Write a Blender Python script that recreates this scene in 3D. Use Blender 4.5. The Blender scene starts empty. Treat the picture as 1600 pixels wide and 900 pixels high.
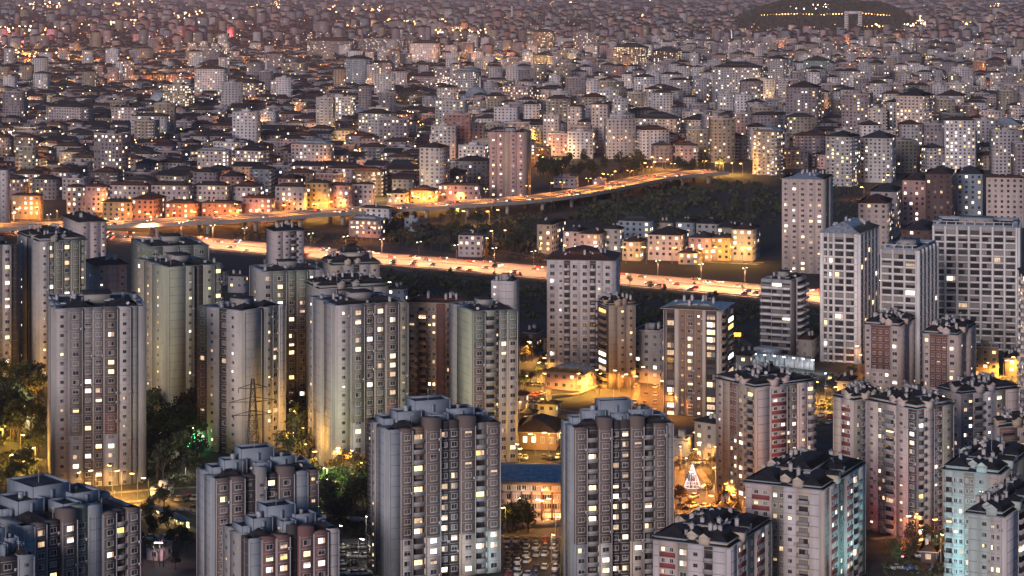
import bpy, math, random
import numpy as np
R = math.radians
SC = bpy.context.scene
COL = SC.collection
rng = random.Random(7)
nrg = np.random.RandomState(11)

# ------------------------------------------------------------------ camera, sky, sun, exposure
F, H, YH = 3500.0, 155.0, -20.0          # focal length in photo pixels, camera height, horizon row
cam_d = bpy.data.cameras.new('camera')
cam = bpy.data.objects.new('camera', cam_d); COL.objects.link(cam)
cam.location = (0, 0, H); cam.rotation_euler = (R(90), 0, 0)
cam_d.sensor_width = 36; cam_d.lens = 36 * F / 1600
cam_d.shift_y = -(450 - YH) / 1600
cam_d.clip_start = 1; cam_d.clip_end = 120000
SC.camera = cam
world = bpy.data.worlds.new('World'); SC.world = world; world.use_nodes = True
wn = world.node_tree
bg = wn.nodes['Background']
sky = wn.nodes.new('ShaderNodeTexSky'); sky.sky_type = 'NISHITA'
sky.sun_disc = False; sky.sun_elevation = R(3); sky.sun_rotation = R(200)
sky.air_density = 1.0; sky.dust_density = 1.2; sky.ozone_density = 4.0
wn.links.new(sky.outputs[0], bg.inputs[0]); bg.inputs[1].default_value = 0.08
sun_d = bpy.data.lights.new('sun', 'SUN'); sun = bpy.data.objects.new('sun', sun_d); COL.objects.link(sun)
sun_d.energy = 0.90; sun_d.angle = R(16); sun_d.color = (1.0, 0.83, 0.79)
sun.rotation_euler = (R(78), 0, R(-22))
SC.view_settings.view_transform = 'Standard'; SC.view_settings.look = 'None'
SC.view_settings.exposure = 1.28; SC.view_settings.gamma = 1.0
SC.cycles.max_bounces = 4; SC.cycles.diffuse_bounces = 2; SC.cycles.glossy_bounces = 2
SC.cycles.volume_bounces = 0; SC.cycles.sample_clamp_indirect = 3; SC.cycles.sample_clamp_direct = 40
SC.cycles.use_denoising = True
SC.cycles.caustics_reflective = False; SC.cycles.caustics_refractive = False

# ------------------------------------------------------------------ materials
MATS = {}
def _mat(name):
    m = bpy.data.materials.new(name); m.use_nodes = True
    return m, m.node_tree, m.node_tree.nodes['Principled BSDF']
def N(nt, t, **kw):
    n = nt.nodes.new(t)
    for k, v in kw.items(): setattr(n, k, v)
    return n
def plain(name, c, rough=.85, var=.13, scale=.35, streak=True, metal=0., bump=0., fine=0.):
    m, nt, b = _mat(name)
    g = N(nt, 'ShaderNodeNewGeometry')
    mp = N(nt, 'ShaderNodeMapping'); mp.inputs['Scale'].default_value = (1, 1, .3) if streak else (1, 1, 1)
    nt.links.new(g.outputs['Position'], mp.inputs[0])
    no = N(nt, 'ShaderNodeTexNoise'); no.inputs['Scale'].default_value = scale; no.inputs['Detail'].default_value = 5
    nt.links.new(mp.outputs[0], no.inputs['Vector'])
    mr = N(nt, 'ShaderNodeMapRange'); mr.inputs['From Min'].default_value = .3; mr.inputs['From Max'].default_value = .7
    mr.inputs['To Min'].default_value = 1 - var; mr.inputs['To Max'].default_value = 1 + var
    nt.links.new(no.outputs[0], mr.inputs[0])
    fac = mr.outputs[0]
    if fine:
        n2 = N(nt, 'ShaderNodeTexNoise'); n2.inputs['Scale'].default_value = fine; n2.inputs['Detail'].default_value = 3
        nt.links.new(g.outputs['Position'], n2.inputs['Vector'])
        r2 = N(nt, 'ShaderNodeMapRange'); r2.inputs['From Min'].default_value = .35; r2.inputs['From Max'].default_value = .65
        r2.inputs['To Min'].default_value = .6; r2.inputs['To Max'].default_value = 1.4
        nt.links.new(n2.outputs[0], r2.inputs[0])
        mu = N(nt, 'ShaderNodeMath', operation='MULTIPLY'); nt.links.new(fac, mu.inputs[0]); nt.links.new(r2.outputs[0], mu.inputs[1])
        fac = mu.outputs[0]
    vm = N(nt, 'ShaderNodeVectorMath', operation='SCALE'); vm.inputs[0].default_value = c
    nt.links.new(fac, vm.inputs['Scale']); nt.links.new(vm.outputs[0], b.inputs['Base Color'])
    b.inputs['Roughness'].default_value = rough; b.inputs['Metallic'].default_value = metal
    MATS[name] = m; return m
def lit(name, c, s, cell=1.3, base=(.05, .05, .05)):
    """a lit pane: emission that differs from room to room and across the curtain"""
    m, nt, b = _mat(name)
    g = N(nt, 'ShaderNodeNewGeometry')
    sc = N(nt, 'ShaderNodeVectorMath', operation='SCALE'); sc.inputs['Scale'].default_value = 1 / cell
    fl = N(nt, 'ShaderNodeVectorMath', operation='FLOOR')
    wnz = N(nt, 'ShaderNodeTexWhiteNoise', noise_dimensions='3D')
    nt.links.new(g.outputs['Position'], sc.inputs[0]); nt.links.new(sc.outputs[0], fl.inputs[0]); nt.links.new(fl.outputs[0], wnz.inputs['Vector'])
    no = N(nt, 'ShaderNodeTexNoise'); no.inputs['Scale'].default_value = 1.6; no.inputs['Detail'].default_value = 1
    nt.links.new(g.outputs['Position'], no.inputs['Vector'])
    a = N(nt, 'ShaderNodeMath', operation='MULTIPLY_ADD'); a.inputs[1].default_value = s * .7; a.inputs[2].default_value = s * .2
    nt.links.new(wnz.outputs['Value'], a.inputs[0])
    q = N(nt, 'ShaderNodeMath', operation='MULTIPLY_ADD'); q.inputs[1].default_value = s * 1.0
    nt.links.new(no.outputs[0], q.inputs[0]); nt.links.new(a.outputs[0], q.inputs[2])
    b.inputs['Base Color'].default_value = (*base, 1); b.inputs['Roughness'].default_value = .3
    b.inputs['Emission Color'].default_value = (*c, 1); nt.links.new(q.outputs[0], b.inputs['Emission Strength'])
    m.cycles.emission_sampling = 'NONE'
    MATS[name] = m; return m
def glow(name, c, s):
    m, nt, b = _mat(name)
    b.inputs['Base Color'].default_value = (.1, .1, .1, 1)
    b.inputs['Emission Color'].default_value = (*c, 1); b.inputs['Emission Strength'].default_value = s
    m.cycles.emission_sampling = 'NONE'; MATS[name] = m
def glass(name, c, rough=.12):
    m, nt, b = _mat(name)
    b.inputs['Base Color'].default_value = (*c, 1); b.inputs['Roughness'].default_value = rough
    MATS[name] = m

for nm, c in dict(
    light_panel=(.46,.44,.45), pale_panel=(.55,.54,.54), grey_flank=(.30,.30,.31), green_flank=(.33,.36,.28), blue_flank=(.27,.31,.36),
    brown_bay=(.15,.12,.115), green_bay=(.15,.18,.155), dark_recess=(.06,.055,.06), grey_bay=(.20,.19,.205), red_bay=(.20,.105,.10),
    parapet_blue=(.23,.28,.35), cream=(.50,.44,.38), pink_cream=(.52,.43,.41), pale_white=(.55,.52,.55), red_panel=(.24,.06,.06),
    khaki=(.26,.245,.2), teal_lit_white=(.40,.49,.49), brick_brown=(.17,.075,.06), tan=(.40,.32,.25), brown_stone=(.24,.16,.12),  # pale teal wall: floodlight tint is put into its colour
    mauve=(.44,.38,.39), rose=(.45,.28,.28), ochre=(.45,.30,.15), white_wall=(.62,.60,.62), grey_wall=(.36,.36,.37), blue_wall=(.26,.31,.38),
    terracotta=(.40,.19,.12), dark_brown=(.11,.07,.07), sand=(.44,.38,.31), pink_wall=(.52,.30,.32), teal_wall=(.2,.28,.28),
    dim_mauve=(.23,.20,.225), dim_grey=(.18,.18,.205), dim_blue=(.19,.22,.27), dim_pink=(.36,.26,.27), dim_sand=(.27,.23,.19), dim_white=(.36,.345,.37), dim_brown=(.15,.12,.12), dim_rose=(.30,.17,.16),  # low light on the far city is put into these darker wall colours
    bright_white=(.74,.74,.76), frame_white=(.55,.54,.56), frame_dark=(.09,.07,.07), ledge=(.36,.34,.36), navy_wall=(.06,.08,.28)).items():
    plain(nm, c)
for nm, c in dict(tile_dark=(.020,.019,.024), tile_red=(.07,.024,.022), tile_brown=(.04,.025,.023), tile_slate=(.033,.036,.046), tin_blue=(.24,.28,.33), tin_pale=(.30,.33,.38),
    bitumen=(.022,.022,.028)).items():
    plain(nm, c, .8 if 'tin' not in nm else .45, .3, .5, False, fine=1.2)
plain('asphalt', (.06,.056,.056), .8, .3, .08, False, fine=.6)
plain('motorway_asphalt', (.20,.18,.165), .55, .15, .03, False)
plain('ground_mix', (.035,.033,.031), .95, .45, .02, False, fine=.15)
plain('scrub_ground', (.011,.010,.012), .97, .5, .015, False, fine=.12)
plain('grass_ground', (.025,.036,.014), .97, .5, .05, False, fine=.4)
plain('kerb_stone', (.30,.29,.28), .8, .15, .3, False)
plain('earth_track', (.075,.062,.050), .95, .3, .1, False, fine=.3)
plain('paving', (.20,.17,.15), .85, .25, .1, False, fine=.5)
plain('bark', (.06,.045,.035), .9, .3, 2, True)
plain('leaf_dark', (.028,.038,.020), .8, .5, .6, False)
plain('leaf_mid', (.055,.075,.03), .8, .5, .6, False)
plain('leaf_brown', (.075,.055,.03), .8, .5, .6, False)
plain('steel', (.20,.20,.22), .5, .1, 1, False, .6)
plain('dark_steel', (.03,.03,.035), .6, .1, 1)
plain('line_paint', (.75,.74,.7), .7, .1, 1, False)
plain('tyre', (.02,.02,.02), .9)
for nm, c in dict(car_white=(.7,.7,.7), car_silver=(.38,.39,.41), car_grey=(.12,.12,.13), car_black=(.025,.025,.03), car_red=(.35,.03,.03), car_blue=(.05,.09,.22)).items():
    plain(nm, c, .3, .04, 1, False)
glass('glass_dark', (.028,.03,.038)); glass('glass_blue', (.05,.06,.075), .2); glass('curtain', (.20,.19,.20), .5)
lit('lit_white', (1, .84, .62), 1.35); lit('lit_warm', (1, .66, .32), 1.1); lit('lit_amber', (1, .52, .16), .95)
lit('lit_dim', (1, .66, .40), .34); lit('lit_cool', (.85, .95, 1), 1.2); lit('lit_yellow', (1, .82, .28), 1.2)
lit('shopfront', (1, .62, .22), 2.2); lit('lit_violet', (.8, .45, 1), 1.0)
glow('lamp_sodium', (1, .48, .12), 14); glow('lamp_white', (1, .88, .70), 14); glow('lamp_green', (.1, 1, .3), 6)
glow('lamp_red', (1, .08, .12), 9); glow('lamp_cool', (.8, .95, 1), 12)
glow('head_light', (1, .80, .55), 4); glow('tail_light', (1, .07, .03), 7); glow('white_neon', (.8, .85, 1), .75)
glow('far_sodium', (1, .42, .12), 7.0); glow('far_white', (1, .74, .48), 6.0); glow('far_window', (1, .76, .5), 1.3)
glow('far_red', (1, .15, .15), 2.0)
glow('sign_orange', (1, .35, .04), 2.2)
LITW = ['lit_white'] * 6 + ['lit_warm'] * 5 + ['lit_amber'] * 1 + ['lit_dim'] * 5 + ['lit_cool', 'lit_yellow']
DARKW = ['glass_dark'] * 6 + ['glass_blue'] * 3 + ['curtain'] * 3

# ------------------------------------------------------------------ mesh builder
BOXF = np.array([(0,3,2,1),(4,5,6,7),(0,1,5,4),(1,2,6,5),(2,3,7,6),(3,0,4,7)])
class MB:
    def __init__(s):
        s.V = []; s.Q = []; s.T = []; s.n = 0; s.m = {}; s.xf = None
    def mi(s, m): return s.m.setdefault(m, len(s.m))
    def add(s, v, f, m):
        v = np.asarray(v, float).reshape(-1, 3); f = np.asarray(f)
        if s.xf is not None:
            c, sn, tx, ty, tz = s.xf
            v = np.stack([v[:,0]*c - v[:,1]*sn + tx, v[:,0]*sn + v[:,1]*c + ty, v[:,2] + tz], 1)
        k = s.mi(m)
        (s.Q if f.shape[1] == 4 else s.T).append((f + s.n, k))
        s.V.append(v); s.n += len(v)
    def addmulti(s, v, fm):
        v = np.asarray(v, float)
        if s.xf is not None:
            c, sn, tx, ty, tz = s.xf
            v = np.stack([v[:,0]*c - v[:,1]*sn + tx, v[:,0]*sn + v[:,1]*c + ty, v[:,2] + tz], 1)
        for f, m in fm: (s.Q if f.shape[1] == 4 else s.T).append((f + s.n, s.mi(m)))
        s.V.append(v); s.n += len(v)
    def box(s, x0, x1, y0, y1, z0, z1, m, nobot=False):
        v = [(x0,y0,z0),(x1,y0,z0),(x1,y1,z0),(x0,y1,z0),(x0,y0,z1),(x1,y0,z1),(x1,y1,z1),(x0,y1,z1)]
        s.add(v, BOXF[1:] if nobot else BOXF, m)
    def frus(s, x0, x1, y0, y1, z0, z1, i, m, j=None):
        j = i if j is None else j
        v = [(x0,y0,z0),(x1,y0,z0),(x1,y1,z0),(x0,y1,z0),(x0+i,y0+j,z1),(x1-i,y0+j,z1),(x1-i,y1-j,z1),(x0+i,y1-j,z1)]
        s.add(v, BOXF, m)
    def hip(s, x0, x1, y0, y1, z0, h, m, ov=.6, fascia=None):
        x0 -= ov; x1 += ov; y0 -= ov; y1 += ov
        if fascia: s.box(x0-.06, x1+.06, y0-.06, y1+.06, z0-.25, z0-.003, fascia)
        lx, ly = x1-x0, y1-y0; i = min(lx, ly)/2
        if lx > ly: r = [(x0+i, (y0+y1)/2, z0+h), (x1-i, (y0+y1)/2, z0+h)]
        else: r = [((x0+x1)/2, y0+i, z0+h), ((x0+x1)/2, y1-i, z0+h)]
        v = [(x0,y0,z0),(x1,y0,z0),(x1,y1,z0),(x0,y1,z0)] + r
        if lx > ly:
            s.add(v, np.array([(0,1,5,4),(2,3,4,5),(0,3,2,1)]), m); s.add(v, np.array([(1,2,5),(3,0,4)]), m)
        else:
            s.add(v, np.array([(1,2,5,4),(3,0,4,5),(0,3,2,1)]), m); s.add(v, np.array([(0,1,4),(2,3,5)]), m)
    def gable(s, x0, x1, y0, y1, z0, h, m, wall, ov=.5):
        """ridge along x"""
        ym = (y0+y1)/2
        v = [(x0-ov,y0-ov,z0),(x1+ov,y0-ov,z0),(x1+ov,ym,z0+h),(x0-ov,ym,z0+h),(x1+ov,y1+ov,z0),(x0-ov,y1+ov,z0)]
        s.add(v, np.array([(0,1,2,3),(3,2,4,5)]), m)
        v = [(x1,y0,z0-.02),(x1,y1,z0-.02),(x1,ym,z0+h-.1),(x0,y0,z0-.02),(x0,y1,z0-.02),(x0,ym,z0+h-.1)]
        s.add(v, np.array([(0,1,2),(4,3,5)]), wall)
    def tube(s, p0, p1, r0, r1, n, m, cap=True):
        p0 = np.array(p0, float); p1 = np.array(p1, float); d = p1-p0; d /= np.linalg.norm(d)
        a = np.cross(d, (0,0,1) if abs(d[2]) < .9 else (1,0,0)); a /= np.linalg.norm(a); b = np.cross(d, a)
        t = np.linspace(0, 2*np.pi, n, endpoint=False)
        ring = np.outer(np.cos(t), a) + np.outer(np.sin(t), b)
        v = np.vstack([p0 + ring*r0, p1 + ring*r1])
        i = np.arange(n); j = (i+1) % n
        s.add(v, np.stack([i, j, j+n, i+n], 1)[:, ::-1], m)
        if cap:
            v = np.vstack([p1 + ring*r1, [p1]]); s.add(v, np.stack([j, i, np.full(n, n)], 1), m)
    def tmpl(s, t, pos, rot):
        """join copies of template t at positions pos (k,3), all turned by rot"""
        v, fm = t; pos = np.asarray(pos, float).reshape(-1, 3); k = len(pos)
        if not k: return
        c, sn = math.cos(rot), math.sin(rot)
        w = np.stack([v[:,0]*c - v[:,1]*sn, v[:,0]*sn + v[:,1]*c, v[:,2]], 1)
        V = (w[None] + pos[:, None]).reshape(-1, 3); off = (np.arange(k)*len(v))
        s.addmulti(V, [((f[None] + off[:, None, None]).reshape(-1, f.shape[1]), m) for f, m in fm])
    def template(s):
        V = np.vstack(s.V); inv = {k: m for m, k in s.m.items()}
        return V, [(f, inv[k]) for f, k in s.Q + s.T]
    def mesh(s, name):
        V = np.vstack(s.V) if s.V else np.zeros((0, 3))
        q = np.vstack([f for f, k in s.Q]) if s.Q else np.zeros((0, 4), int)
        t = np.vstack([f for f, k in s.T]) if s.T else np.zeros((0, 3), int)
        mi = np.concatenate([np.full(len(f), k) for f, k in s.Q] + [np.full(len(f), k) for f, k in s.T] + [np.zeros(0, int)]).astype(np.int32)
        me = bpy.data.meshes.new(name)
        me.vertices.add(len(V)); me.vertices.foreach_set('co', V.astype(np.float32).ravel())
        lo = np.concatenate([q.ravel(), t.ravel()]).astype(np.int32)
        me.loops.add(len(lo)); me.loops.foreach_set('vertex_index', lo)
        st = np.concatenate([np.arange(len(q))*4, len(q)*4 + np.arange(len(t))*3]).astype(np.int32)
        me.polygons.add(len(st)); me.polygons.foreach_set('loop_start', st)
        me.polygons.foreach_set('material_index', mi)
        for m in s.m: me.materials.append(MATS[m])
        me.update(calc_edges=True); return me
    def build(s, name, parent=None, loc=(0,0,0), rot=0, kind=None):
        if not s.V: return None
        return inst(s.mesh(name), name, parent, loc, rot, kind)
def inst(me, name, parent=None, loc=(0,0,0), rot=0, kind=None):
    o = bpy.data.objects.new(name, me); COL.objects.link(o)
    o.location = loc; o.rotation_euler = (0, 0, rot)
    if parent is not None: o.parent = parent
    if kind: o['kind'] = kind
    return o
def thing(name, label, cat, loc=(0,0,0), rot=0, group=None):
    o = bpy.data.objects.new(name, None); COL.objects.link(o); o.empty_display_size = 1
    o.location = loc; o.rotation_euler = (0, 0, rot); o['label'] = label; o['category'] = cat
    if group: o['group'] = group
    return o
def tag(o, label, cat, group=None):
    o['label'] = label; o['category'] = cat
    if group: o['group'] = group
    return o
def copy_tree(o, parent=None):
    c = o.copy(); COL.objects.link(c)
    if parent is not None: c.parent = parent
    for ch in list(o.children): copy_tree(ch, c)
    return c
# pixel column x and the pixel row y where something meets the ground (height z) -> place on the ground
def gp(x, y, z=0.0):
    Y = F * (H - z) / (y - YH); return ((x - 800) * Y / F, Y, z)
def px(X, Y, Z=0.0): return 800 + F * X / Y, YH + F * (H - Z) / Y
ORD = ['first','second','third','fourth','fifth','sixth','seventh','eighth','ninth','tenth','eleventh','twelfth','thirteenth','fourteenth','fifteenth','sixteenth','seventeenth','eighteenth','nineteenth','twentieth']
TEN = {2:'twenty',3:'thirty',4:'forty',5:'fifty',6:'sixty'}
def ordn(i):
    if i < 20: return ORD[i]
    n = i + 1
    if n % 10 == 0: return {2:'twentieth',3:'thirtieth',4:'fortieth',5:'fiftieth',6:'sixtieth',7:'seventieth'}[n//10]
    return TEN[n//10] + '-' + ORD[n % 10 - 1]
SERIES = {}      # place phrase -> [(object, noun phrase)] labelled at the end by order across the picture
def series(place, o, noun): SERIES.setdefault(place, []).append((o, noun))
FOOT = []        # footprints already taken: (X, Y, r)
LAMPS = 0
# ------------------------------------------------------------------ windows and balconies (shared meshes)
TCACHE = {}
def win_t(kind, state, w, h, fr='frame_white'):
    key = (kind, state, round(w, 1), round(h, 1), fr)
    if key in TCACHE: return TCACHE[key]
    w, h = key[2], key[3]
    b = MB(); t = .09; d = .09
    x0, x1 = -w/2, w/2
    b.add([(x0,-d,0),(x1,-d,0),(x1,-d,h),(x0,-d,h),(x0+t,-d,t),(x1-t,-d,t),(x1-t,-d,h-t),(x0+t,-d,h-t),
           (x0,0,0),(x1,0,0),(x1,0,h),(x0,0,h),(x0+t,-.02,t),(x1-t,-.02,t),(x1-t,-.02,h-t),(x0+t,-.02,h-t)],
          np.array([(0,1,5,4),(1,2,6,5),(2,3,7,6),(3,0,4,7),(8,9,1,0),(9,10,2,1),(10,11,3,2),(11,8,0,3),
                    (4,5,13,12),(5,6,14,13),(6,7,15,14),(7,4,12,15)]), fr)
    state, var = state.split('/') if '/' in state else (state, '0')
    alt = {'lit_white': 'lit_dim', 'lit_warm': 'curtain', 'lit_amber': 'lit_dim', 'lit_dim': 'curtain', 'lit_cool': 'lit_dim', 'lit_yellow': 'lit_warm', 'glass_dark': 'curtain', 'glass_blue': 'glass_dark', 'curtain': 'glass_dark'}.get(state, state)
    xs = x0+t + (w-2*t)*(.5 if var in '1' else .68); zs_ = t + (h-2*t)*.6
    if var == '1' or var == '3':
        b.add([(x0+t,-.025,t),(xs,-.025,t),(xs,-.025,h-t),(x0+t,-.025,h-t)], np.array([(0,1,2,3)]), state)
        b.add([(xs,-.025,t),(x1-t,-.025,t),(x1-t,-.025,h-t),(xs,-.025,h-t)], np.array([(0,1,2,3)]), alt)
    elif var == '2':
        b.add([(x0+t,-.025,t),(x1-t,-.025,t),(x1-t,-.025,zs_),(x0+t,-.025,zs_)], np.array([(0,1,2,3)]), state)
        b.add([(x0+t,-.04,zs_),(x1-t,-.04,zs_),(x1-t,-.04,h-t),(x0+t,-.04,h-t)], np.array([(0,1,2,3)]), alt)
    else: b.add([(x0+t,-.025,t),(x1-t,-.025,t),(x1-t,-.025,h-t),(x0+t,-.025,h-t)], np.array([(0,1,2,3)]), state)
    nm = 1 if w < 2.2 else (2 if w < 3.4 else 3)
    for i in range(nm):
        xm = x0 + w*(i+1)/(nm+1)
        b.add([(xm-.035,-.07,t),(xm+.035,-.07,t),(xm+.035,-.07,h-t),(xm-.035,-.07,h-t)], np.array([(0,1,2,3)]), fr)
    if kind == 'w': b.box(x0-.1, x1+.1, -.2, 0, -.1, -.002, 'ledge')
    TCACHE[key] = (b.template(), b.mesh('window'))
    return TCACHE[key]
def balc_t(w, m, deep=1.2, hp=.95):
    key = ('balc', round(w, 1), m, deep, hp)
    if key in TCACHE: return TCACHE[key]
    w = key[1]; b = MB()
    b.box(-w/2, w/2, -deep, 0, -.14, 0, 'ledge')
    b.box(-w/2, w/2, -deep, -deep+.12, .002, hp, m)
    b.box(-w/2, -w/2+.1, -deep+.122, 0, .002, hp, m); b.box(w/2-.1, w/2, -deep+.122, 0, .002, hp, m)
    TCACHE[key] = (b.template(), b.mesh('balcony'))
    return TCACHE[key]
def panel_t(w, h, m, d=.07):
    key = ('panel', round(w, 1), round(h, 1), m, d)
    if key in TCACHE: return TCACHE[key]
    w, h = key[1], key[2]; b = MB(); b.box(-w/2, w/2, -d, 0, 0, h, m)
    TCACHE[key] = (b.template(), b.mesh('spandrel_panel'))
    return TCACHE[key]

def sides(a, b):
    return {'L': ((-a, 0), (1, 0), (0, -1), 0.0, a), 'R': ((0, 0), (0, 1), (1, 0), math.pi/2, b),
            'K': ((0, b), (-1, 0), (0, 1), math.pi, a), 'B': ((-a, b), (0, -1), (-1, 0), -math.pi/2, b)}

class Put:
    """collects copies of shared pieces: one object each (indiv) or joined into one part"""
    def __init__(s, root, indiv): s.root = root; s.indiv = indiv; s.mb = {}; s.count = {}
    def put(s, name, tm, pos, rot):
        c = s.count[name] = s.count.get(name, 0) + 1
        if s.indiv and c <= 295: inst(tm[1], name, s.root, pos, rot)
        else: s.mb.setdefault(name, MB()).tmpl(tm[0], [pos], rot)
    def done(s):
        for k, m in s.mb.items(): m.build(k, s.root, kind='stuff')

def facade(P, root, side, a, b, bays, n, pitch, base, top, litp, r, fr='frame_white', ledges=True, minz=-99, lits=None):
    (ox, oy), (tx, ty), (nx, ny), rot, L = sides(a, b)[side]
    tw = sum(q[0] for q in bays); u = 0.0
    lits = lits or LITW
    for bi, q in enumerate(bays):
        w, off, mats, kind = q[:4]; ext = q[4] if len(q) > 4 else 0.0
        bw = w / tw * L; u0, u1 = u, u + bw; u = u1; um = (u0+u1)/2
        if isinstance(mats, str): mats = [(1.0, mats)]
        m = MB(); zp = base - .5
        full = top - base
        for fi, (fz, mn) in enumerate(mats):
            z1 = base + full*fz if fz < 1 else top + ext
            m.box(u0, u1, -off - (.03 if fi % 2 else 0), 2.5, zp, z1, mn); zp = z1 + .002
        if ledges and kind != 'n':
            for k in range(1, n+1):
                z = base + k*pitch
                if z > top - .2: break
                m.box(u0+.04, u1-.04, -off-.09, -off+.1, z-.09, z+.03, 'ledge')
        if kind == 'n' and bw > 1.6:
            for k in range(1, n+1): m.box(u0+.04, u1-.04, -off-.022, -off+.1, base+k*pitch-.07, base+k*pitch+.07, 'dim_grey')
        if off >= .5 and kind in ('n', 's'):
            for uu in (u0+.02, u1-.18): m.box(uu, uu+.16, -off-.1, -off+.1, base, top-.4, 'light_panel')
        if kind == 'n' and bw > 3.5:      # vertical groove between blank panels
            m.box(um-.08, um+.08, -off-.045, -off+.1, base, top-.3, 'ledge')
        if off >= .9 and kind in ('w', 'r', 'ww', 'www'):      # light edge trims of the projecting bays
            for uu in (u0+.02, u1-.24): m.box(uu, uu+.22, -off-.14, -off+.1, base, top-.4, 'light_panel')
        m.build('facade_bay', root, (ox, oy, 0), rot)
        if kind == 'n': continue
        for k in range(n):
            z = base + k*pitch
            if z + pitch < minz: continue
            if z + pitch > top + .1: break
            def P0(du, dz, o=off): 
                return (ox + tx*(um+du) + nx*o, oy + ty*(um+du) + ny*o, z + dz)
            st = lambda pp=litp: (r.choice(lits) if r.random() < pp else r.choice(DARKW)) + r.choice(('', '', '/1', '/2', '/3'))
            if kind in ('w', 'ww', 's') and P.indiv and r.random() < .13: inst(small('ac_unit'), 'ac_unit', root, P0(bw*.42, pitch*.12), rot)
            if kind == 's':
                P.put('window', win_t('s', st(litp*.6), min(1.1, bw*.5), pitch*.33, 'frame_dark' if fr == 'frame_dark' else 'grey_bay'), P0(0, pitch*.38), rot)
            elif kind == 'w':
                P.put('window', win_t('w', st(), min(1.9, bw*.62), pitch*.5, fr), P0(0, pitch*.28), rot)
            elif kind == 'ww':
                for du in (-bw*.24, bw*.24):
                    P.put('window', win_t('w', st(), min(1.3, bw*.33), pitch*.46, fr), P0(du, pitch*.3), rot)
            elif kind == 'www':
                for du in (-bw*.31, 0, bw*.31):
                    P.put('window', win_t('w', st(), min(1.3, bw*.2), pitch*.44, fr), P0(du, pitch*.3), rot)
            elif kind in ('b', 'bd', 'bw'):
                pm = {'b': 'grey_flank', 'bd': 'brown_stone', 'bw': 'pale_white'}[kind]
                P.put('window', win_t('b', st(litp*.7), bw*.72, pitch*.72, 'frame_dark'), P0(0, .05), rot)
                P.put('balcony', balc_t(bw*.92, pm), P0(0, 0), rot)
            elif kind == 'r':
                P.put('spandrel_panel', panel_t(bw*.9, pitch*.42, 'red_panel'), P0(0, .06), rot)
                for du in (-bw*.23, bw*.23):
                    P.put('window', win_t('r', st(), bw*.22, pitch*.4, fr), P0(du, pitch*.5), rot)
            elif kind == 'g':
                P.put('window', win_t('g', st(litp), bw*.9, pitch*.66, 'frame_dark'), P0(0, pitch*.14), rot)
                P.put('floor_band', panel_t(bw, pitch*.2, 'bright_white', .35), P0(0, -pitch*.1), rot)
            elif kind == 'v':
                P.put('window', win_t('b', st(), bw*.9, pitch*.55, 'frame_dark'), P0(0, pitch*.35), rot)
                P.put('balcony', balc_t(bw, 'bright_white', 1.3, .8), P0(0, 0), rot)
            elif kind == 'f':     # tall window in a thick dark frame
                P.put('window', win_t('f', st(litp*1.5), bw*.8, pitch*.7, 'frame_dark'), P0(0, pitch*.16), rot)
                P.put('floor_band', panel_t(bw*.95, pitch*.16, 'frame_dark', .3), P0(0, -pitch*.05), rot)
            elif kind == 't':
                P.put('window', win_t('b', st(litp*.5), bw*.5, pitch*.8, 'frame_dark'), P0(0, pitch*.1), rot)

def solve(xl, xc, xr, yb, th, zb=0.0):
    Xc, Yc, _ = gp(xc, yb, 0)
    c, s = math.cos(th), math.sin(th)
    ml, mr = (xl-800)/F, (xr-800)/F
    a = (Xc - ml*Yc) / (c + ml*s)
    b = (mr*Yc - Xc) / (s - mr*c)
    if s > .7: a = min(a, 34.0)
    else: b = min(b, 34.0)
    return Xc, Yc, a, b

def parapet_box(m, x0, x1, y0, y1, z0, z1, mn, fl='bitumen', t=.3, d=.6):
    m.box(x0+t, x1-t, y0+t, y1-t, z0, z1-d, mn); m.box(x0+t+.01, x1-t-.01, y0+t+.01, y1-t-.01, z1-d+.002, z1-d+.03, fl)
    m.box(x0, x1, y0, y0+t-.002, z0, z1, mn); m.box(x0, x1, y1-t+.002, y1, z0, z1, mn)
    m.box(x0, x0+t-.002, y0+t, y1-t, z0, z1-.01, mn); m.box(x1-t+.002, x1, y0+t, y1-t, z0, z1-.01, mn)

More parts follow.
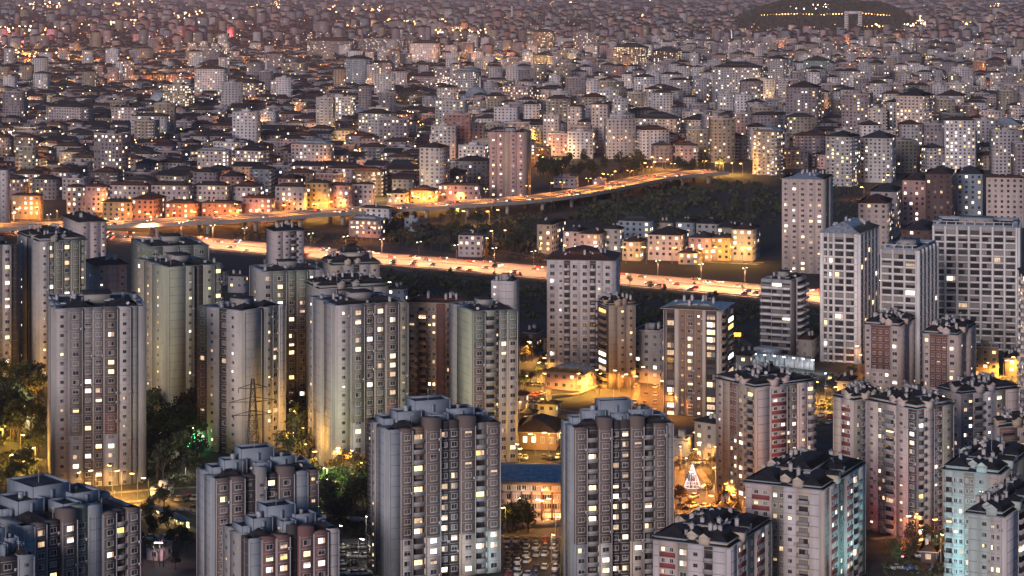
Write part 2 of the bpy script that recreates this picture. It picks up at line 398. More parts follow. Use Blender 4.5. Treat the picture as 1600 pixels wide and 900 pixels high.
SMALL = {}
def small(kind):
    if kind in SMALL: return SMALL[kind]
    b = MB()
    if kind == 'vent': b.box(-.4, .4, -.4, .4, 0, 1.3, 'grey_flank'); b.box(-.5, .5, -.5, .5, 1.302, 1.45, 'tile_slate')
    if kind == 'chimney': b.box(-.45, .45, -.35, .35, -1, 1.9, 'light_panel'); b.box(-.55, .55, -.45, .45, 1.902, 2.05, 'grey_flank'); b.tube((0,0,2.05),(0,0,2.5),.16,.16,8,'steel')
    if kind == 'ac_unit': b.box(-.42, .42, -.38, 0, 0, .6, 'pale_white'); b.tube((0,-.38,.3),(0,-.41,.3),.22,.22,8,'steel')
    if kind == 'satellite_dish':
        b.tube((0,0,0),(0,0,.9),.05,.05,6,'steel'); b.tube((0,0,.9),(.1,-.28,1.15),.12,.55,10,'frame_white')
    if kind == 'aerial':
        b.tube((0,0,0),(0,0,3.2),.05,.04,5,'frame_white'); b.tube((-.7,0,2.9),(.7,0,2.9),.04,.04,5,'frame_white'); b.tube((-.5,0,2.5),(.5,0,2.5),.04,.04,5,'frame_white')
    if kind == 'water_tank': b.tube((0,0,.3),(0,0,1.7),.7,.7,12,'tin_pale'); b.box(-.6,.6,-.6,.6,0,.298,'steel')
    if kind == 'solar_heater':
        b.add([(-.9,-.9,.1),(.9,-.9,.1),(.9,.5,1.1),(-.9,.5,1.1)], np.array([(0,1,2,3)]), 'glass_blue'); b.tube((-.9,.6,1.2),(.9,.6,1.2),.28,.28,8,'tin_pale')
        b.box(-.8,-.7,.4,.5,0,1.1,'steel'); b.box(.7,.8,.4,.5,0,1.1,'steel')
    SMALL[kind] = b.mesh(kind); return SMALL[kind]

def clutter(root, a, b, z, n, r, kinds=('vent','aerial','satellite_dish','water_tank','chimney','solar_heater'), mx=1.5):
    spots = []
    for _ in range(n*4):
        x, y = -r.uniform(mx, a-mx), r.uniform(mx, b-mx)
        if all((x-p)**2 + (y-q)**2 > 5 for p, q in spots):
            spots.append((x, y)); k = r.choice(kinds); inst(small(k), k, root, (x, y, z), r.uniform(0, 6))
            if len(spots) >= n: break

def tower(label, xl, xc, xr, yt, yb, th, Lb, Rb, pp=14, roof='flat', litp=.22, group='tower blocks', name='apartment_tower',
          cat='tower block', indiv=True, zb=None, core='grey_flank', fr='frame_white', ledges=True, seed=0, roofm='tile_dark', roofh=3.5, capm='parapet_blue', lits=None, foot=True):
    th = R(th); r = random.Random(seed*31 + int(xc)*7 + int(yt))
    Xc, Yc, a, b = solve(xl, xc, xr, yb, th)
    zb = 0.0 if zb is None else zb
    top = H - (yt - YH)*Yc/F
    pitch = pp*Yc/F; n = int((top-zb)/pitch + .35)
    basez = top - n*pitch - .35*pitch
    root = thing(name, label, cat, (Xc, Yc, 0), -th, group)
    if foot:
        for fa in (.25, .75):
            for fb in (.25, .75):
                x, y = -a*fa, b*fb; c, s = math.cos(-th), math.sin(-th)
                FOOT.append((Xc + x*c - y*s, Yc + x*s + y*c, max(a, b)*.42 + 6))
    m = MB(); m.box(-a+.12, -.12, .12, b-.12, zb, top-.9, core); m.box(-a+.15, -.15, .15, b-.15, top-.898, top-.85, 'bitumen')
    if basez > zb + .2: m.box(-a-.05, .05, -.05, b+.05, zb, basez-.52, core)
    m.build('wall', root)
    P = Put(root, indiv); minz = H - (930-YH)*Yc/F - 3
    ylim = minz
    facade(P, root, 'L', a, b, Lb, n, pitch, basez, top, litp, r, fr, ledges, ylim, lits)
    facade(P, root, 'R', a, b, Rb, n, pitch, basez, top, litp, r, fr, ledges, ylim, lits)
    back = [(1, .12, core, 'n'), (1, .3, core, 'n'), (1, .12, core, 'n')]
    facade(P, root, 'K', a, b, back, n, pitch, basez, top, litp, r)
    facade(P, root, 'B', a, b, back, n, pitch, basez, top, litp, r)
    P.done()
    q = MB()
    if roof == 'hip':
        q.hip(-a, 0, 0, b, top+.3, roofh, roofm, 1.1, 'ledge'); q.build('roof', root)
        for i in range(7):
            u, v = r.uniform(.15, .85), r.uniform(.15, .85)
            inst(small('chimney'), 'chimney', root, (-a*u, b*v, top+.6+roofh*.75*min(u,1-u,v,1-v)*2), 0)
        for i in range(6):
            u, v = r.uniform(.1, .9), r.uniform(.1, .9)
            inst(small('satellite_dish'), 'satellite_dish', root, (-a*u, b*v, top+.2+roofh*.8*min(u,1-u,v,1-v)*2), r.uniform(0, 6))
    elif roof == 'pavilion':      # dark tiled wings of unlike height round a raised centre
        q.hip(-a, 0, 0, b, top+.3, roofh*.55, roofm, .9, 'parapet_blue'); q.build('roof', root)
        for i, (u0, u1, v0, v1) in enumerate(((0,.42,0,.46),(.56,1,0,.44),(.0,.44,.55,1),(.58,1,.54,1))):
            q2 = MB(); hh = r.uniform(.9, 1.7); q2.box(-a*u1+.1, -a*u0-.1, b*v0+.1, b*v1-.1, top+.31, top+.3+hh*.6, core); q2.hip(-a*u1+.2, -a*u0-.2, b*v0+.2, b*v1-.2, top+.32+hh*.6, roofh*.42, roofm, .55, 'parapet_blue'); q2.build('roof_wing', root)
        q2 = MB(); zc = top+.3+roofh*.62; q2.box(-a*.70, -a*.30, b*.27, b*.76, top+.5, zc-.3, core); q2.hip(-a*.72, -a*.28, b*.25, b*.78, zc, roofh*.45, roofm, .4, 'parapet_blue'); q2.build('raised_roof', root)
        for (u0, v0) in ((.5,.06),(.06,.5),(.94,.5),(.3,.0),(.0,.28)):
            d = MB(); d.gable(-1.5, 1.5, -1.3, 1.3, 1.2, 1.0, roofm, core, .3); d.box(-1.45, 1.45, -1.25, 1.25, -1.0, 1.18, core); d.build('dormer', root, (-a*u0, b*v0+.6, top+.9), math.pi/2 if u0 > v0 else 0)
        for i in range(11):
            u, v = r.uniform(.08, .92), r.uniform(.08, .92)
            inst(small('chimney'), 'chimney', root, (-a*u, b*v, top+1.3+roofh*.5*min(u,1-u,v,1-v)*2), 0)
        for i in range(16):
            u, v = r.uniform(.06, .94), r.uniform(.06, .94)
            k = r.choice(('satellite_dish','satellite_dish','vent','solar_heater','aerial')); inst(small(k), k, root, (-a*u, b*v, top+1.2+roofh*.6*min(u,1-u,v,1-v)*2), r.uniform(0, 6))
    elif roof == 'flat':
        parapet_box(q, -a+.16, -.16, .16, b-.16, top-.84, top+.1, capm); q.build('roof', root)
        q2 = MB(); q2.box(-a*.62, -a*.36, b*.36, b*.64, top-.4, top+2.6, 'grey_flank'); q2.box(-a*.64, -a*.34, b*.34, b*.66, top+2.602, top+2.8, 'tile_dark'); q2.build('lift_house', root)
        q3 = MB(); q3.hip(-a*.34, -a*.06, b*.1, b*.42, top+.12, 1.7, 'tile_dark', .2); q3.hip(-a*.34, -a*.06, b*.58, b*.9, top+.12, 1.7, 'tile_dark', .2); q3.build('tiled_ridge', root)
        clutter(root, a, b, top-.4, 17, r)
    elif roof == 'tiers':
        q.box(-a+.16, -.16, .16, b-.16, top-.845, top-.3, 'tile_dark'); q.build('roof', root)
        T = [(.31,.64,.40,.80,5.6), (.13,.36,.30,.62,3.4), (.60,.84,.30,.62,3.2), (.02,.18,.35,.75,1.7), (.80,.97,.35,.75,1.6), (.40,.56,.10,.32,2.7)]
        for i, (v0, v1, d0, d1, hh) in enumerate(T):
            t_ = MB(); parapet_box(t_, -a*d1, -a*d0, b*v0, b*v1, top-.3+.01*i, top+hh, capm, 'tile_slate'); t_.build('roof_tier', root)
            t_ = MB(); xx = -a*d0
            t_.box(xx+.003, xx+.5, b*(v0+v1)/2-.35, b*(v0+v1)/2+.35, top-.3, top+hh*.8, capm); t_.build('buttress', root)
        for v0, v1 in ((.06, .25), (.72, .93)):
            t_ = MB(); t_.hip(-a*.28, -a*.03, b*v0, b*v1, top-.2, 2.0, 'tile_dark', .1); t_.build('tiled_roof', root)
        clutter(root, a*.4, b, top-.1, 7, r, ('vent','satellite_dish','aerial'))
        for i, (v0, v1, d0, d1, hh) in enumerate(T[:3]):
            k = ('aerial','water_tank','vent')[i]; inst(small(k), k, root, (-a*(d0+d1)/2, b*(v0+v1)/2, top+hh-.6), 0)
    elif roof == 'slab':
        parapet_box(q, -a+.16, -.16, .16, b-.16, top-.84, top+.9, capm, 'tile_slate', .35, 1.1); q.build('roof', root)
        q2 = MB(); q2.box(-a*.7, -a*.3, b*.3, b*.7, top, top+2.4, 'grey_flank'); q2.build('lift_house', root)
        for i in range(int(a/4)+1):
            m2 = MB(); m2.box(-.2, .2, -.6, b*.22, 0, .3, 'pale_white'); m2.box(-.2, .2, -.6, -.3, -1.4, -.002, 'pale_white'); m2.build('pergola_beam', root, (-a*(i+.5)/(int(a/4)+1), .3, top+1.6), 0)
        q4 = MB(); q4.box(-a, 0, -.6, -.2, top+1.92, top+2.2, 'pale_white'); q4.build('roof_rail', root)
        clutter(root, a, b, top-.2, 8, r)
    return root
# ------------------------------------------------------------------ ordinary blocks
def geom(mw, mr, mg, a, b, h, pitch, wallm, roofk, roofm, r, litp, near, trim='ledge', balm=None, both='LR', bal=None):
    """footprint x -a..0, y 0..b, corner nearest the camera at the origin"""
    mw.box(-a, 0, 0, b, -2, h, wallm, True)
    n = max(1, int((h-.3)/pitch))
    ov = .7
    if roofk == 'hip': mr.hip(-a, 0, 0, b, h+.02, min(a, b)*.2+.4, roofm, ov, trim if near else None)
    elif roofk == 'gable': mr.gable(-a, 0, 0, b, h+.02, b*.22, roofm, wallm, ov)
    else:
        parapet_box(mr, -a-.1, .1, -.1, b+.1, h+.002, h+.9, trim, roofm)
        mr.box(-a*.65, -a*.35, b*.35, b*.65, h+.4, h+2.6, wallm)
    for side in both:
        (ox, oy), (tx, ty), (nx, ny), rot, L = sides(a, b)[side]
        k = max(1, int(L/(2.9 if near else 3.4))); sp = L/k
        us = (np.arange(k)+.5)*sp; zs = np.arange(n)*pitch + .95 + max(0, h - n*pitch - .3)
        U, Z = np.meshgrid(us, zs); U = U.ravel(); Z = Z.ravel(); cnt = len(U)
        if not cnt: continue
        wd = min(1.5, sp*.5)
        balc = set()
        if bal and k >= 3:
            balc = {i for i in range(k) if (i + (side == 'R')) % 3 == 1}
        ci = np.tile(np.arange(k), n)
        u = nrg.rand(cnt); st = np.where(u < litp*.35, 0, np.where(u < litp*.7, 1, np.where(u < litp*.8, 2, np.where(u < litp, 3, np.where(u < litp+(1-litp)*.6, 4, np.where(u < litp+(1-litp)*.8, 5, 6))))))
        names = ['lit_white','lit_warm','lit_amber','lit_dim','glass_dark','glass_blue','curtain']
        hh = pitch*.48
        for q in range(7):
            s = st == q
            if not s.any(): continue
            uu, zz = U[s], Z[s]
            pos = np.stack([ox + tx*uu + nx*0, oy + ty*uu + ny*0, zz], 1)
            if near: mg.tmpl(win_t('w', names[q], wd, hh)[0], pos, rot)
            else: mg.tmpl(pane_t(names[q], wd, hh), pos, rot)
        for i in balc:
            pos = np.stack([ox + tx*us[i] + 0*zs, oy + ty*us[i] + 0*zs, zs-.9], 1)
            mw.tmpl(balc_t(sp*.86, bal, 1.1, .85)[0], pos, rot)
        if near:      # a band at the foot of each storey
            pass
    return n
PT = {}
def pane_t(m, w, h):
    k = (m, round(w, 1), round(h, 1))
    if k not in PT:
        b = MB(); w, h = k[1], k[2]
        b.add([(-w/2,-.06,0),(w/2,-.06,0),(w/2,-.06,h),(-w/2,-.06,h)], np.array([(0,1,2,3)]), m); PT[k] = b.template()
    return PT[k]
def block(label, xl, xc, xr, yt, yb, th=20, wallm='mauve', roofk='hip', roofm='tile_dark', pp=None, litp=.2, near=False, bal=None, group='apartment blocks',
          name='apartment_block', cat='apartment block', zb=0.0, seed=0, place=None, trim='ledge'):
    th = R(th); r = random.Random(int(xc*13+yt*7)+seed)
    Xc, Yc, a, b = solve(xl, xc, xr, yb, th)
    a = max(a, 4); b = max(min(b, 60), 6)
    h = H - (yt - YH)*Yc/F
    pitch = (pp*Yc/F) if pp else 2.95
    root = thing(name, label, cat, (Xc, Yc, 0), -th, group)
    mw, mr, mg = MB(), MB(), MB()
    geom(mw, mr, mg, a, b, h, pitch, wallm, roofk, roofm, r, litp, near, trim, None, 'LR', bal)
    mw.build('wall', root); ro = mr.build('roof', root); mg.build('window', root, kind='stuff')
    if near or Yc < 2400:
        for i in range(3 if near else 2):
            u, v = r.uniform(.2, .8), r.uniform(.2, .8)
            inst(small('chimney'), 'chimney', ro, (-a*u, b*v, h+.6), 0)
    c, s = math.cos(-th), math.sin(-th)
    FOOT.append((Xc + (-a/2)*c - (b/2)*s, Yc + (-a/2)*s + (b/2)*c, max(a, b)*.55 + 5))
    if place: series(place, root, label)
    return root

# ------------------------------------------------------------------ street lamps with real light
LD = {}
def light_data(kind, col, watts, spot=None):
    k = (kind, watts, spot)
    if k not in LD:
        d = bpy.data.lights.new('lamp_light', 'SPOT' if spot else 'POINT'); d.energy = watts; d.color = col; d.shadow_soft_size = .35
        if spot: d.spot_size = R(spot); d.spot_blend = .5
        LD[k] = d
    return LD[k]
LCOL = {'warm': ((1, .33, .10), 'lamp_white'), 'pale': ((1, .48, .20), 'lamp_white'), 'sodium': ((1, .34, .05), 'lamp_sodium'), 'white': ((1, .82, .60), 'lamp_white'), 'cool': ((.78, .95, 1), 'lamp_cool'),
        'green': ((.1, 1, .3), 'lamp_green'), 'teal': ((.42, .92, 1), 'lamp_cool'), 'lime': ((.72, 1, .28), 'lamp_white'), 'red': ((1, .08, .1), 'lamp_red'), 'yellow': ((1, .50, .08), 'lamp_sodium')}
LM = {}
def lamp_meshes(kind, hgt, big, double):
    k = (kind, hgt, big, double)
    if k in LM: return LM[k]
    p = MB(); p.tube((0,0,0),(0,0,hgt),.14*big,.08*big,8,'steel')
    for s in ((-1, 1) if double else (1,)):
        p.tube((0,0,hgt-.1),(s*1.6,0,hgt+.2),.06*big,.05*big,6,'steel')
    hd = MB(); hd.frus(-.7*big, .7*big, -.3*big, .3*big, .05*big, .3*big, .18*big, 'steel'); hd.frus(-.6*big, .6*big, -.25*big, .25*big, -.1*big, .045*big, -.02, LCOL[kind][1])
    LM[k] = (p.mesh('pole'), hd.mesh('lamp_head')); return LM[k]
def lamp(x, y, kind='sodium', watts=4000, place='on the streets', noun=None, hgt=9.0, big=1.0, double=False, z=0.0, xyz=None, rot=None, spot=158):
    X, Y, _ = xyz or gp(x, y, z)
    col, _m = LCOL[kind]
    nm_ = 'motorway_lamp' if double else ('garden_lamp' if hgt < 6 else 'street_lamp')
    o = thing(nm_, '', nm_.replace('_', ' '), (X, Y, z), rng.uniform(0, 6.28) if rot is None else rot, 'street lamps ' + place)
    pm, hm = lamp_meshes(kind, hgt, big, double)
    inst(pm, 'pole', o)
    for s in ((-1, 1) if double else (1,)):
        inst(hm, 'lamp_head', o, (s*1.7, 0, hgt+.15))
    if double:
        for s_, kk in ((-1, 'pale'), (1, kind)):
            l = bpy.data.objects.new('lamp_light', light_data(kk if kind == 'warm' else kind, LCOL[kk if kind == 'warm' else kind][0], watts/2, 150)); COL.objects.link(l); l.parent = o; l.location = (s_*1.7, 0, hgt - .25*big - .1)
    else:
        l = bpy.data.objects.new('lamp_light', light_data(kind, col, watts, spot)); COL.objects.link(l); l.parent = o; l.location = (1.7, 0, hgt - .25*big - .3)
    series(place, o, noun or {'lime': 'greenish street lamp', 'sodium': 'orange street lamp', 'white': 'white street lamp', 'cool': 'cold white street lamp', 'green': 'green garden lamp', 'red': 'red garden lamp', 'yellow': 'yellow street lamp'}[kind])
    return o
def flood(X, Y, Z, tx, ty, tz, kind, watts, spot, label):
    """a floodlight on the ground aimed at a facade"""
    o = thing('floodlight', label, 'floodlight', (X, Y, 0), 0, 'floodlights')
    b = MB(); b.tube((0,0,0),(0,0,Z-.3),.1,.1,6,'steel'); b.box(-.4,.4,-.3,.3,Z-.3,Z+.3,'steel'); b.build('housing', o)
    col, m = LCOL[kind]
    b = MB(); b.box(-.35,.35,-.25,.25,Z+.302,Z+.36,m); b.build('lamp_glass', o)
    l = bpy.data.objects.new('lamp_light', light_data(kind, col, watts, spot)); COL.objects.link(l); l.parent = o; l.location = (0, 0, Z+.6)
    from mathutils import Vector
    l.rotation_euler = Vector((tx-X, ty-Y, tz-Z)).to_track_quat('-Z', 'Y').to_euler()
    return o

# ------------------------------------------------------------------ ground, roads
def sheet(name, pts, z, m, kind='structure'):
    me = bpy.data.meshes.new(name); me.from_pydata([(p[0], p[1], z) for p in pts], [], [tuple(range(len(pts)))]); me.materials.append(MATS[m])
    return inst(me, name, kind=kind)
def road_pts(poly, w, z=0.0):
    P = [np.array(gp(x, y, z)[:2]) for x, y in poly]
    Q = []
    for i in range(len(P)-1):       # resample
        k = max(2, int(np.linalg.norm(P[i+1]-P[i])/25))
        for j in range(k): Q.append(P[i] + (P[i+1]-P[i])*j/k)
    Q.append(P[-1]); Q = np.array(Q)
    for _ in range(3): Q[1:-1] = (Q[:-2] + 2*Q[1:-1] + Q[2:])/4
    d = np.gradient(Q, axis=0); d /= np.linalg.norm(d, axis=1)[:, None]; nrm = np.stack([-d[:,1], d[:,0]], 1)
    return Q, d, nrm
def ribbon(m, Q, nrm, o0, o1, z, mat, z2=None):
    k = len(Q); zz = np.full(k, z) if np.isscalar(z) else z
    A = np.column_stack([Q + nrm*o0, zz]); B = np.column_stack([Q + nrm*o1, zz]); i = np.arange(k-1)
    m.add(np.vstack([A, B]), np.stack([i, i+k, i+k+1, i+1], 1)[:, ::-1], mat)
def strip_box(m, Q, nrm, o0, o1, z0, z1, mat):
    k = len(Q); i = np.arange(k-1)
    V = np.vstack([np.column_stack([Q+nrm*o, np.full(k, z)]) for o, z in ((o0, z0), (o1, z0), (o1, z1), (o0, z1))])
    for u, v in ((0,1),(1,2),(2,3),(3,0)): m.add(V, np.stack([i+u*k, i+1+u*k, i+1+v*k, i+v*k], 1), mat)

sheet('ground', [(-30000, -200), (30000, -200), (30000, 46000), (-30000, 46000)], 0, 'ground_mix')
sheet('scrub_field', [gp(x, y)[:2] for x, y in ((800,350),(872,300),(870,258),(1010,256),(1045,280),(1120,270),(1235,268),(1345,285),(1345,350),(1345,480),(1100,455),(860,415),(620,385),(320,372),(430,352))], .004, 'scrub_ground')
sheet('verge', [gp(x, y)[:2] for x, y in ((300,395),(620,415),(860,436),(1300,480),(1300,560),(1000,530),(820,520),(600,470),(300,430))], .008, 'scrub_ground')
sheet('park_lawn', [gp(x, y)[:2] for x, y in ((-60,590),(60,585),(62,780),(-60,790))], .004, 'grass_ground')
sheet('garden_lawn', [gp(x, y)[:2] for x, y in ((225,640),(320,640),(315,762),(225,770))], .004, 'grass_ground')
# motorway: two carriageways, kerbed median
MW = [(-160,352),(160,366),(330,380),(470,394),(660,409),(850,426),(1060,443),(1280,463),(1700,505)]
Q, D, Nn = road_pts(MW, 40); MQ, MD, MN = Q, D, Nn
m = MB(); ribbon(m, Q, Nn, -23, 23, .012, 'motorway_asphalt'); m.build('motorway', kind='structure')
m = MB()
for c in (-1, 1):
    for o in (c*2.2, c*21.5): ribbon(m, Q, Nn, o-.12, o+.12, .016, 'line_paint')
m.build('motorway_edge_line', kind='structure')
m = MB(); cum = np.concatenate([[0], np.cumsum(np.linalg.norm(np.diff(Q, axis=0), axis=1))])
def at_s(s, cum=None, Q=None, N_=None, D_=None):
    cum = CUM if cum is None else cum; Q = MQ if Q is None else Q; N_ = MN if N_ is None else N_; D_ = MD if D_ is None else D_
    p = np.array([np.interp(s, cum, Q[:,0]), np.interp(s, cum, Q[:,1])]); nn = np.array([np.interp(s, cum, N_[:,0]), np.interp(s, cum, N_[:,1])])
    return p, nn, math.atan2(-nn[0], nn[1])
CUM = cum
for s in np.arange(0, cum[-1], 12):
    for o in (-17, -12.5, -8, 8, 12.5, 17):
        p, nn, an = at_s(s); c, sn = math.cos(an), math.sin(an); q = p + nn*o
        m.xf = (c, sn, q[0], q[1], 0); m.add([(-2,-.1,.016),(2,-.1,.016),(2,.1,.016),(-2,.1,.016)], np.array([(0,1,2,3)]), 'line_paint')
m.xf = None; m.build('lane_marking', kind='structure')
m = MB(); strip_box(m, Q, Nn, -1.2, 1.2, .005, .16, 'kerb_stone'); strip_box(m, Q, Nn, -.2, .2, .165, .9, 'kerb_stone'); m.build('median', kind='structure')
t = thing('crash_barrier', 'long steel crash barrier along the near edge of the motorway', 'crash barrier', (0,0,0)); m = MB(); strip_box(m, Q, Nn, -23.9, -23.75, .5, .95, 'steel'); m.build('rail', t)
m = MB()
for s in np.arange(0, cum[-1], 8):
    p, nn, an = at_s(s); q = p + nn*(-23.6); m.box(q[0]-.08, q[0]+.08, q[1]-.08, q[1]+.08, 0, .9, 'steel')
m.build('post', t, kind='stuff')
# elevated road
VZ = 8.0
VW = [(-140,356),(60,354),(165,350),(300,346),(420,338),(520,331),(610,325),(740,318),(860,310),(930,297),(985,285),(1045,273),(1120,268)]
Q, D, Nn = road_pts(VW, 28, VZ); VQ, VD, VN = Q, D, Nn
VCUM = np.concatenate([[0], np.cumsum(np.linalg.norm(np.diff(Q, axis=0), axis=1))])
t = thing('elevated_road', 'long elevated road on concrete piers, lit orange, crossing behind the motorway', 'viaduct', (0,0,0))
m = MB(); strip_box(m, Q, Nn, -14, 14, VZ-1.3, VZ, 'kerb_stone'); m.build('deck', t)
m = MB(); ribbon(m, Q, Nn, -13.4, 13.4, VZ+.01, 'motorway_asphalt'); m.build('carriageway', t)
for o in (-13.9, 13.5):
    m = MB(); strip_box(m, Q, Nn, o, o+.35, VZ+.012, VZ+1.0, 'kerb_stone'); m.build('parapet', t)
m = MB(); strip_box(m, Q, Nn, -.3, .3, VZ+.014, VZ+.8, 'kerb_stone'); m.build('median_wall', t)
for s in np.arange(20, VCUM[-1], 32):
    p, nn, an = at_s(s, VCUM, VQ, VN, VD)
    m = MB(); m.box(-1, 1, -9, -7, -.3, VZ-2.3, 'kerb_stone'); m.box(-1, 1, 7, 9, -.3, VZ-2.3, 'kerb_stone'); m.box(-1.1, 1.1, -12, 12, VZ-2.298, VZ-1.302, 'kerb_stone')
    m.build('pier', t, (p[0], p[1], 0), an)
def street(poly, w, walk=True):
    Q, D, Nn = road_pts(poly, w)
    global STZ; STZ += .004
    m = MB(); ribbon(m, Q, Nn, -w/2, w/2, STZ, 'asphalt'); m.build('street', kind='structure')
    if walk:
        m = MB()
        for s in (-1, 1): strip_box(m, Q, Nn, s*(w/2+.01), s*(w/2+2.2), -.02, .12 + STZ*.2, 'paving')
        m.build('pavement', kind='structure')
    return Q, Nn
STZ = .02
STREETS = [([(800,535),(830,555),(836,590),(828,625),(800,650),(760,700)],12), ([(960,660),(1020,648),(1040,615),(1015,570),(1000,520)],14),
    ([(1050,735),(1075,770),(1115,812),(1190,870)],15), ([(1245,590),(1290,620),(1330,650)],12), ([(1530,612),(1570,595),(1640,580)],12),
    ([(60,790),(190,776),(300,768),(420,765),(520,752),(580,745)],11), ([(232,785),(262,800),(300,812),(340,830)],8), ([(500,735),(560,765),(600,790)],9),
    ([(130,520),(160,470),(170,440),(160,400)],10), ([(820,640),(900,650),(960,660),(1050,735)],12), ([(0,352),(60,345),(180,336),(330,333),(420,322)],10),
    ([(780,830),(880,828),(960,840)],9), ([(1380,850),(1440,842),(1500,835)],9), ([(690,375),(760,362),(800,372),(830,390)],8), ([(840,398),(1000,402),(1190,412)],8)]
for p, w in STREETS: street(p, w)
TZ = .0105
for tp, tw in (([(300,392),(420,398),(560,412),(640,424),(760,440),(900,452),(1060,466),(1290,492)],5), ([(612,350),(650,362),(700,372),(716,392),(740,404)],4), ([(640,372),(700,378),(790,392),(840,402)],4),
    ([(560,372),(600,366),(640,372)],4), ([(850,345),(900,335),(1000,332),(1100,336),(1220,344)],4), ([(1000,332),(1060,312),(1120,296),(1180,290)],3), ([(880,322),(940,326),(1000,332)],3), ([(700,440),(730,470),(760,520)],4), ([(1060,466),(1120,500),(1170,540)],4)):
    Q, D, Nn = road_pts(tp, tw); TZ += .0007; m = MB(); ribbon(m, Q, Nn, -tw/2, tw/2, TZ, 'earth_track'); m.build('path', kind='structure')
sheet('parking_lot', [gp(x, y)[:2] for x, y in ((770,838),(882,838),(882,905),(770,905))], .012, 'asphalt')
sheet('parking_lot', [gp(x, y)[:2] for x, y in ((500,842),(588,842),(588,905),(500,905))], .016, 'asphalt')
sheet('parking_lot', [gp(x, y)[:2] for x, y in ((225,765),(330,765),(330,812),(240,812))], .0135, 'asphalt')
sheet('parking_lot', [gp(x, y)[:2] for x, y in ((1050,690),(1120,690),(1120,735),(1050,735))], .0145, 'asphalt')
sheet('parking_lot', [gp(x, y)[:2] for x, y in ((1150,582),(1350,582),(1350,650),(1150,650))], .0155, 'asphalt')

# the wooded hill on the horizon
def hill():
    m = MB(); nx, ny = 90, 26
    x0, _, _ = gp(1120, 51.8); x1, _, _ = gp(1440, 51.8); Y0, Y1 = 7560, 9100
    X = np.linspace(x0, x1, nx); Y = np.linspace(Y0, Y1, ny); V = []
    for j, y in enumerate(Y):
        for i, x in enumerate(X):
            u = i/(nx-1); v = j/(ny-1)
            prof = float(np.interp(u, [0,.1,.2,.33,.42,.5,.6,.7,.8,.9,.96,1], [0,.35,.68,.95,1,.93,.99,.9,.84,.6,.3,0])) + .02*math.sin(17*u)
            V.append((x*(y/ Y0), y, max(-1, 104*prof*min(1, v/.3)**.75 * (1 if v < .6 else max(0, (1-v)/.4)) - 1.0 + 5*rng.random()*min(1, v*20))))
    i = np.arange(nx-1); F_ = []
    for j in range(ny-1): F_.append(np.stack([j*nx+i, j*nx+i+1, (j+1)*nx+i+1, (j+1)*nx+i], 1))
    m.add(V, np.vstack(F_), 'hill_wood'); return m.build('hill', kind='structure')
plain('hill_wood', (.012,.017,.015), .95, .6, .02, False, fine=.05)
hill()
# ------------------------------------------------------------------ the named towers
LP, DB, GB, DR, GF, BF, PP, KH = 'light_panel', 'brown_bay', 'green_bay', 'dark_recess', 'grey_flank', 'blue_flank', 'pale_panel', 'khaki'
rowbay = lambda c1, c2, low='light_panel': [(.30, low), (.42, 'red_bay' if c1 == DB else c1), (1.0, c1)]
steps = [(.5, .0, GF, 'n'), (.6, .5, GF, 'n'), (.5, .9, GF, 'n')]
# A: middle left
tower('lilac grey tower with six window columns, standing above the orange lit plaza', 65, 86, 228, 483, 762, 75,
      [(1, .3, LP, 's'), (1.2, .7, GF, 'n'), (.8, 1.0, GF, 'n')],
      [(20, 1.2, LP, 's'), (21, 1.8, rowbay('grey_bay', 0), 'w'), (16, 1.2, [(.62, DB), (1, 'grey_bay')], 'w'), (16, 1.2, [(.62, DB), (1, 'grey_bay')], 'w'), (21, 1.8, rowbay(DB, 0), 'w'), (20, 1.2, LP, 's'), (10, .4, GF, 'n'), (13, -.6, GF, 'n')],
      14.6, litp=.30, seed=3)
tower('shouldered tower with broad blank side, a lattice pylon before it', 310, 378, 443, 486, 712, 38,
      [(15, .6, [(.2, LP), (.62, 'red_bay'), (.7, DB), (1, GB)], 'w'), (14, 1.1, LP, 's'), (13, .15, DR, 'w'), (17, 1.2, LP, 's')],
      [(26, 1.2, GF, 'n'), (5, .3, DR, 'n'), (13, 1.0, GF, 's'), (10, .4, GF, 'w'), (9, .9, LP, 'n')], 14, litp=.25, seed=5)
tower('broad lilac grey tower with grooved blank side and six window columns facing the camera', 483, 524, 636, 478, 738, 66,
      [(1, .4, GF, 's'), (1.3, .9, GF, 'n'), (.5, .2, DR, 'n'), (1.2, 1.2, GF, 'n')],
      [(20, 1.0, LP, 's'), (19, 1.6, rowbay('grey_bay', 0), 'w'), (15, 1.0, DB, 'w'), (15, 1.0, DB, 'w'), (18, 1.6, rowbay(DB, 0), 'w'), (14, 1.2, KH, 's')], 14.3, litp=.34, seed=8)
tower('pale green tower with yellow lit window columns, behind the tall middle tower', 703, 738, 807, 487, 726, 70,
      [(1, .4, GF, 'n'), (1.4, .9, 'green_flank', 'n')],
      [(19, 1.0, [(.78, DB), (1, GB)], 'w'), (17, .4, 'green_flank', 'b'), (5, .2, DR, 's'), (12, 1.2, [(.8, 'sand'), (1, GB)], 'w'), (16, 1.3, [(.8, 'sand'), (1, GB)], 'w')], 13.6, litp=.2, seed=9, core='green_flank')
tower('olive grey tower with lit slit windows down its left edge, behind the lilac grey tower', 210, 262, 347, 418, 652, 60,
      [(1, .3, KH, 'w'), (.8, .8, KH, 's'), (1.1, 1.2, 'green_flank', 's')],
      [(27, 1.2, 'green_flank', 'n'), (12, 1.3, 'green_flank', 's'), (16, .1, DR, 'n'), (16, 1.2, 'green_flank', 's'), (14, .5, GB, 'w')], 13, litp=.4, seed=10, core='green_flank')
tower('dark green grey tower peeking above the olive grey tower near the motorway', 207, 230, 326, 386, 615, 70, [(1, .5, GB, 'w')],
      [(1, .6, GB, 'w'), (1, 1.0, GF, 'w'), (1, .5, GB, 'w'), (1, .9, GB, 'w')], 13, litp=.15, seed=11)
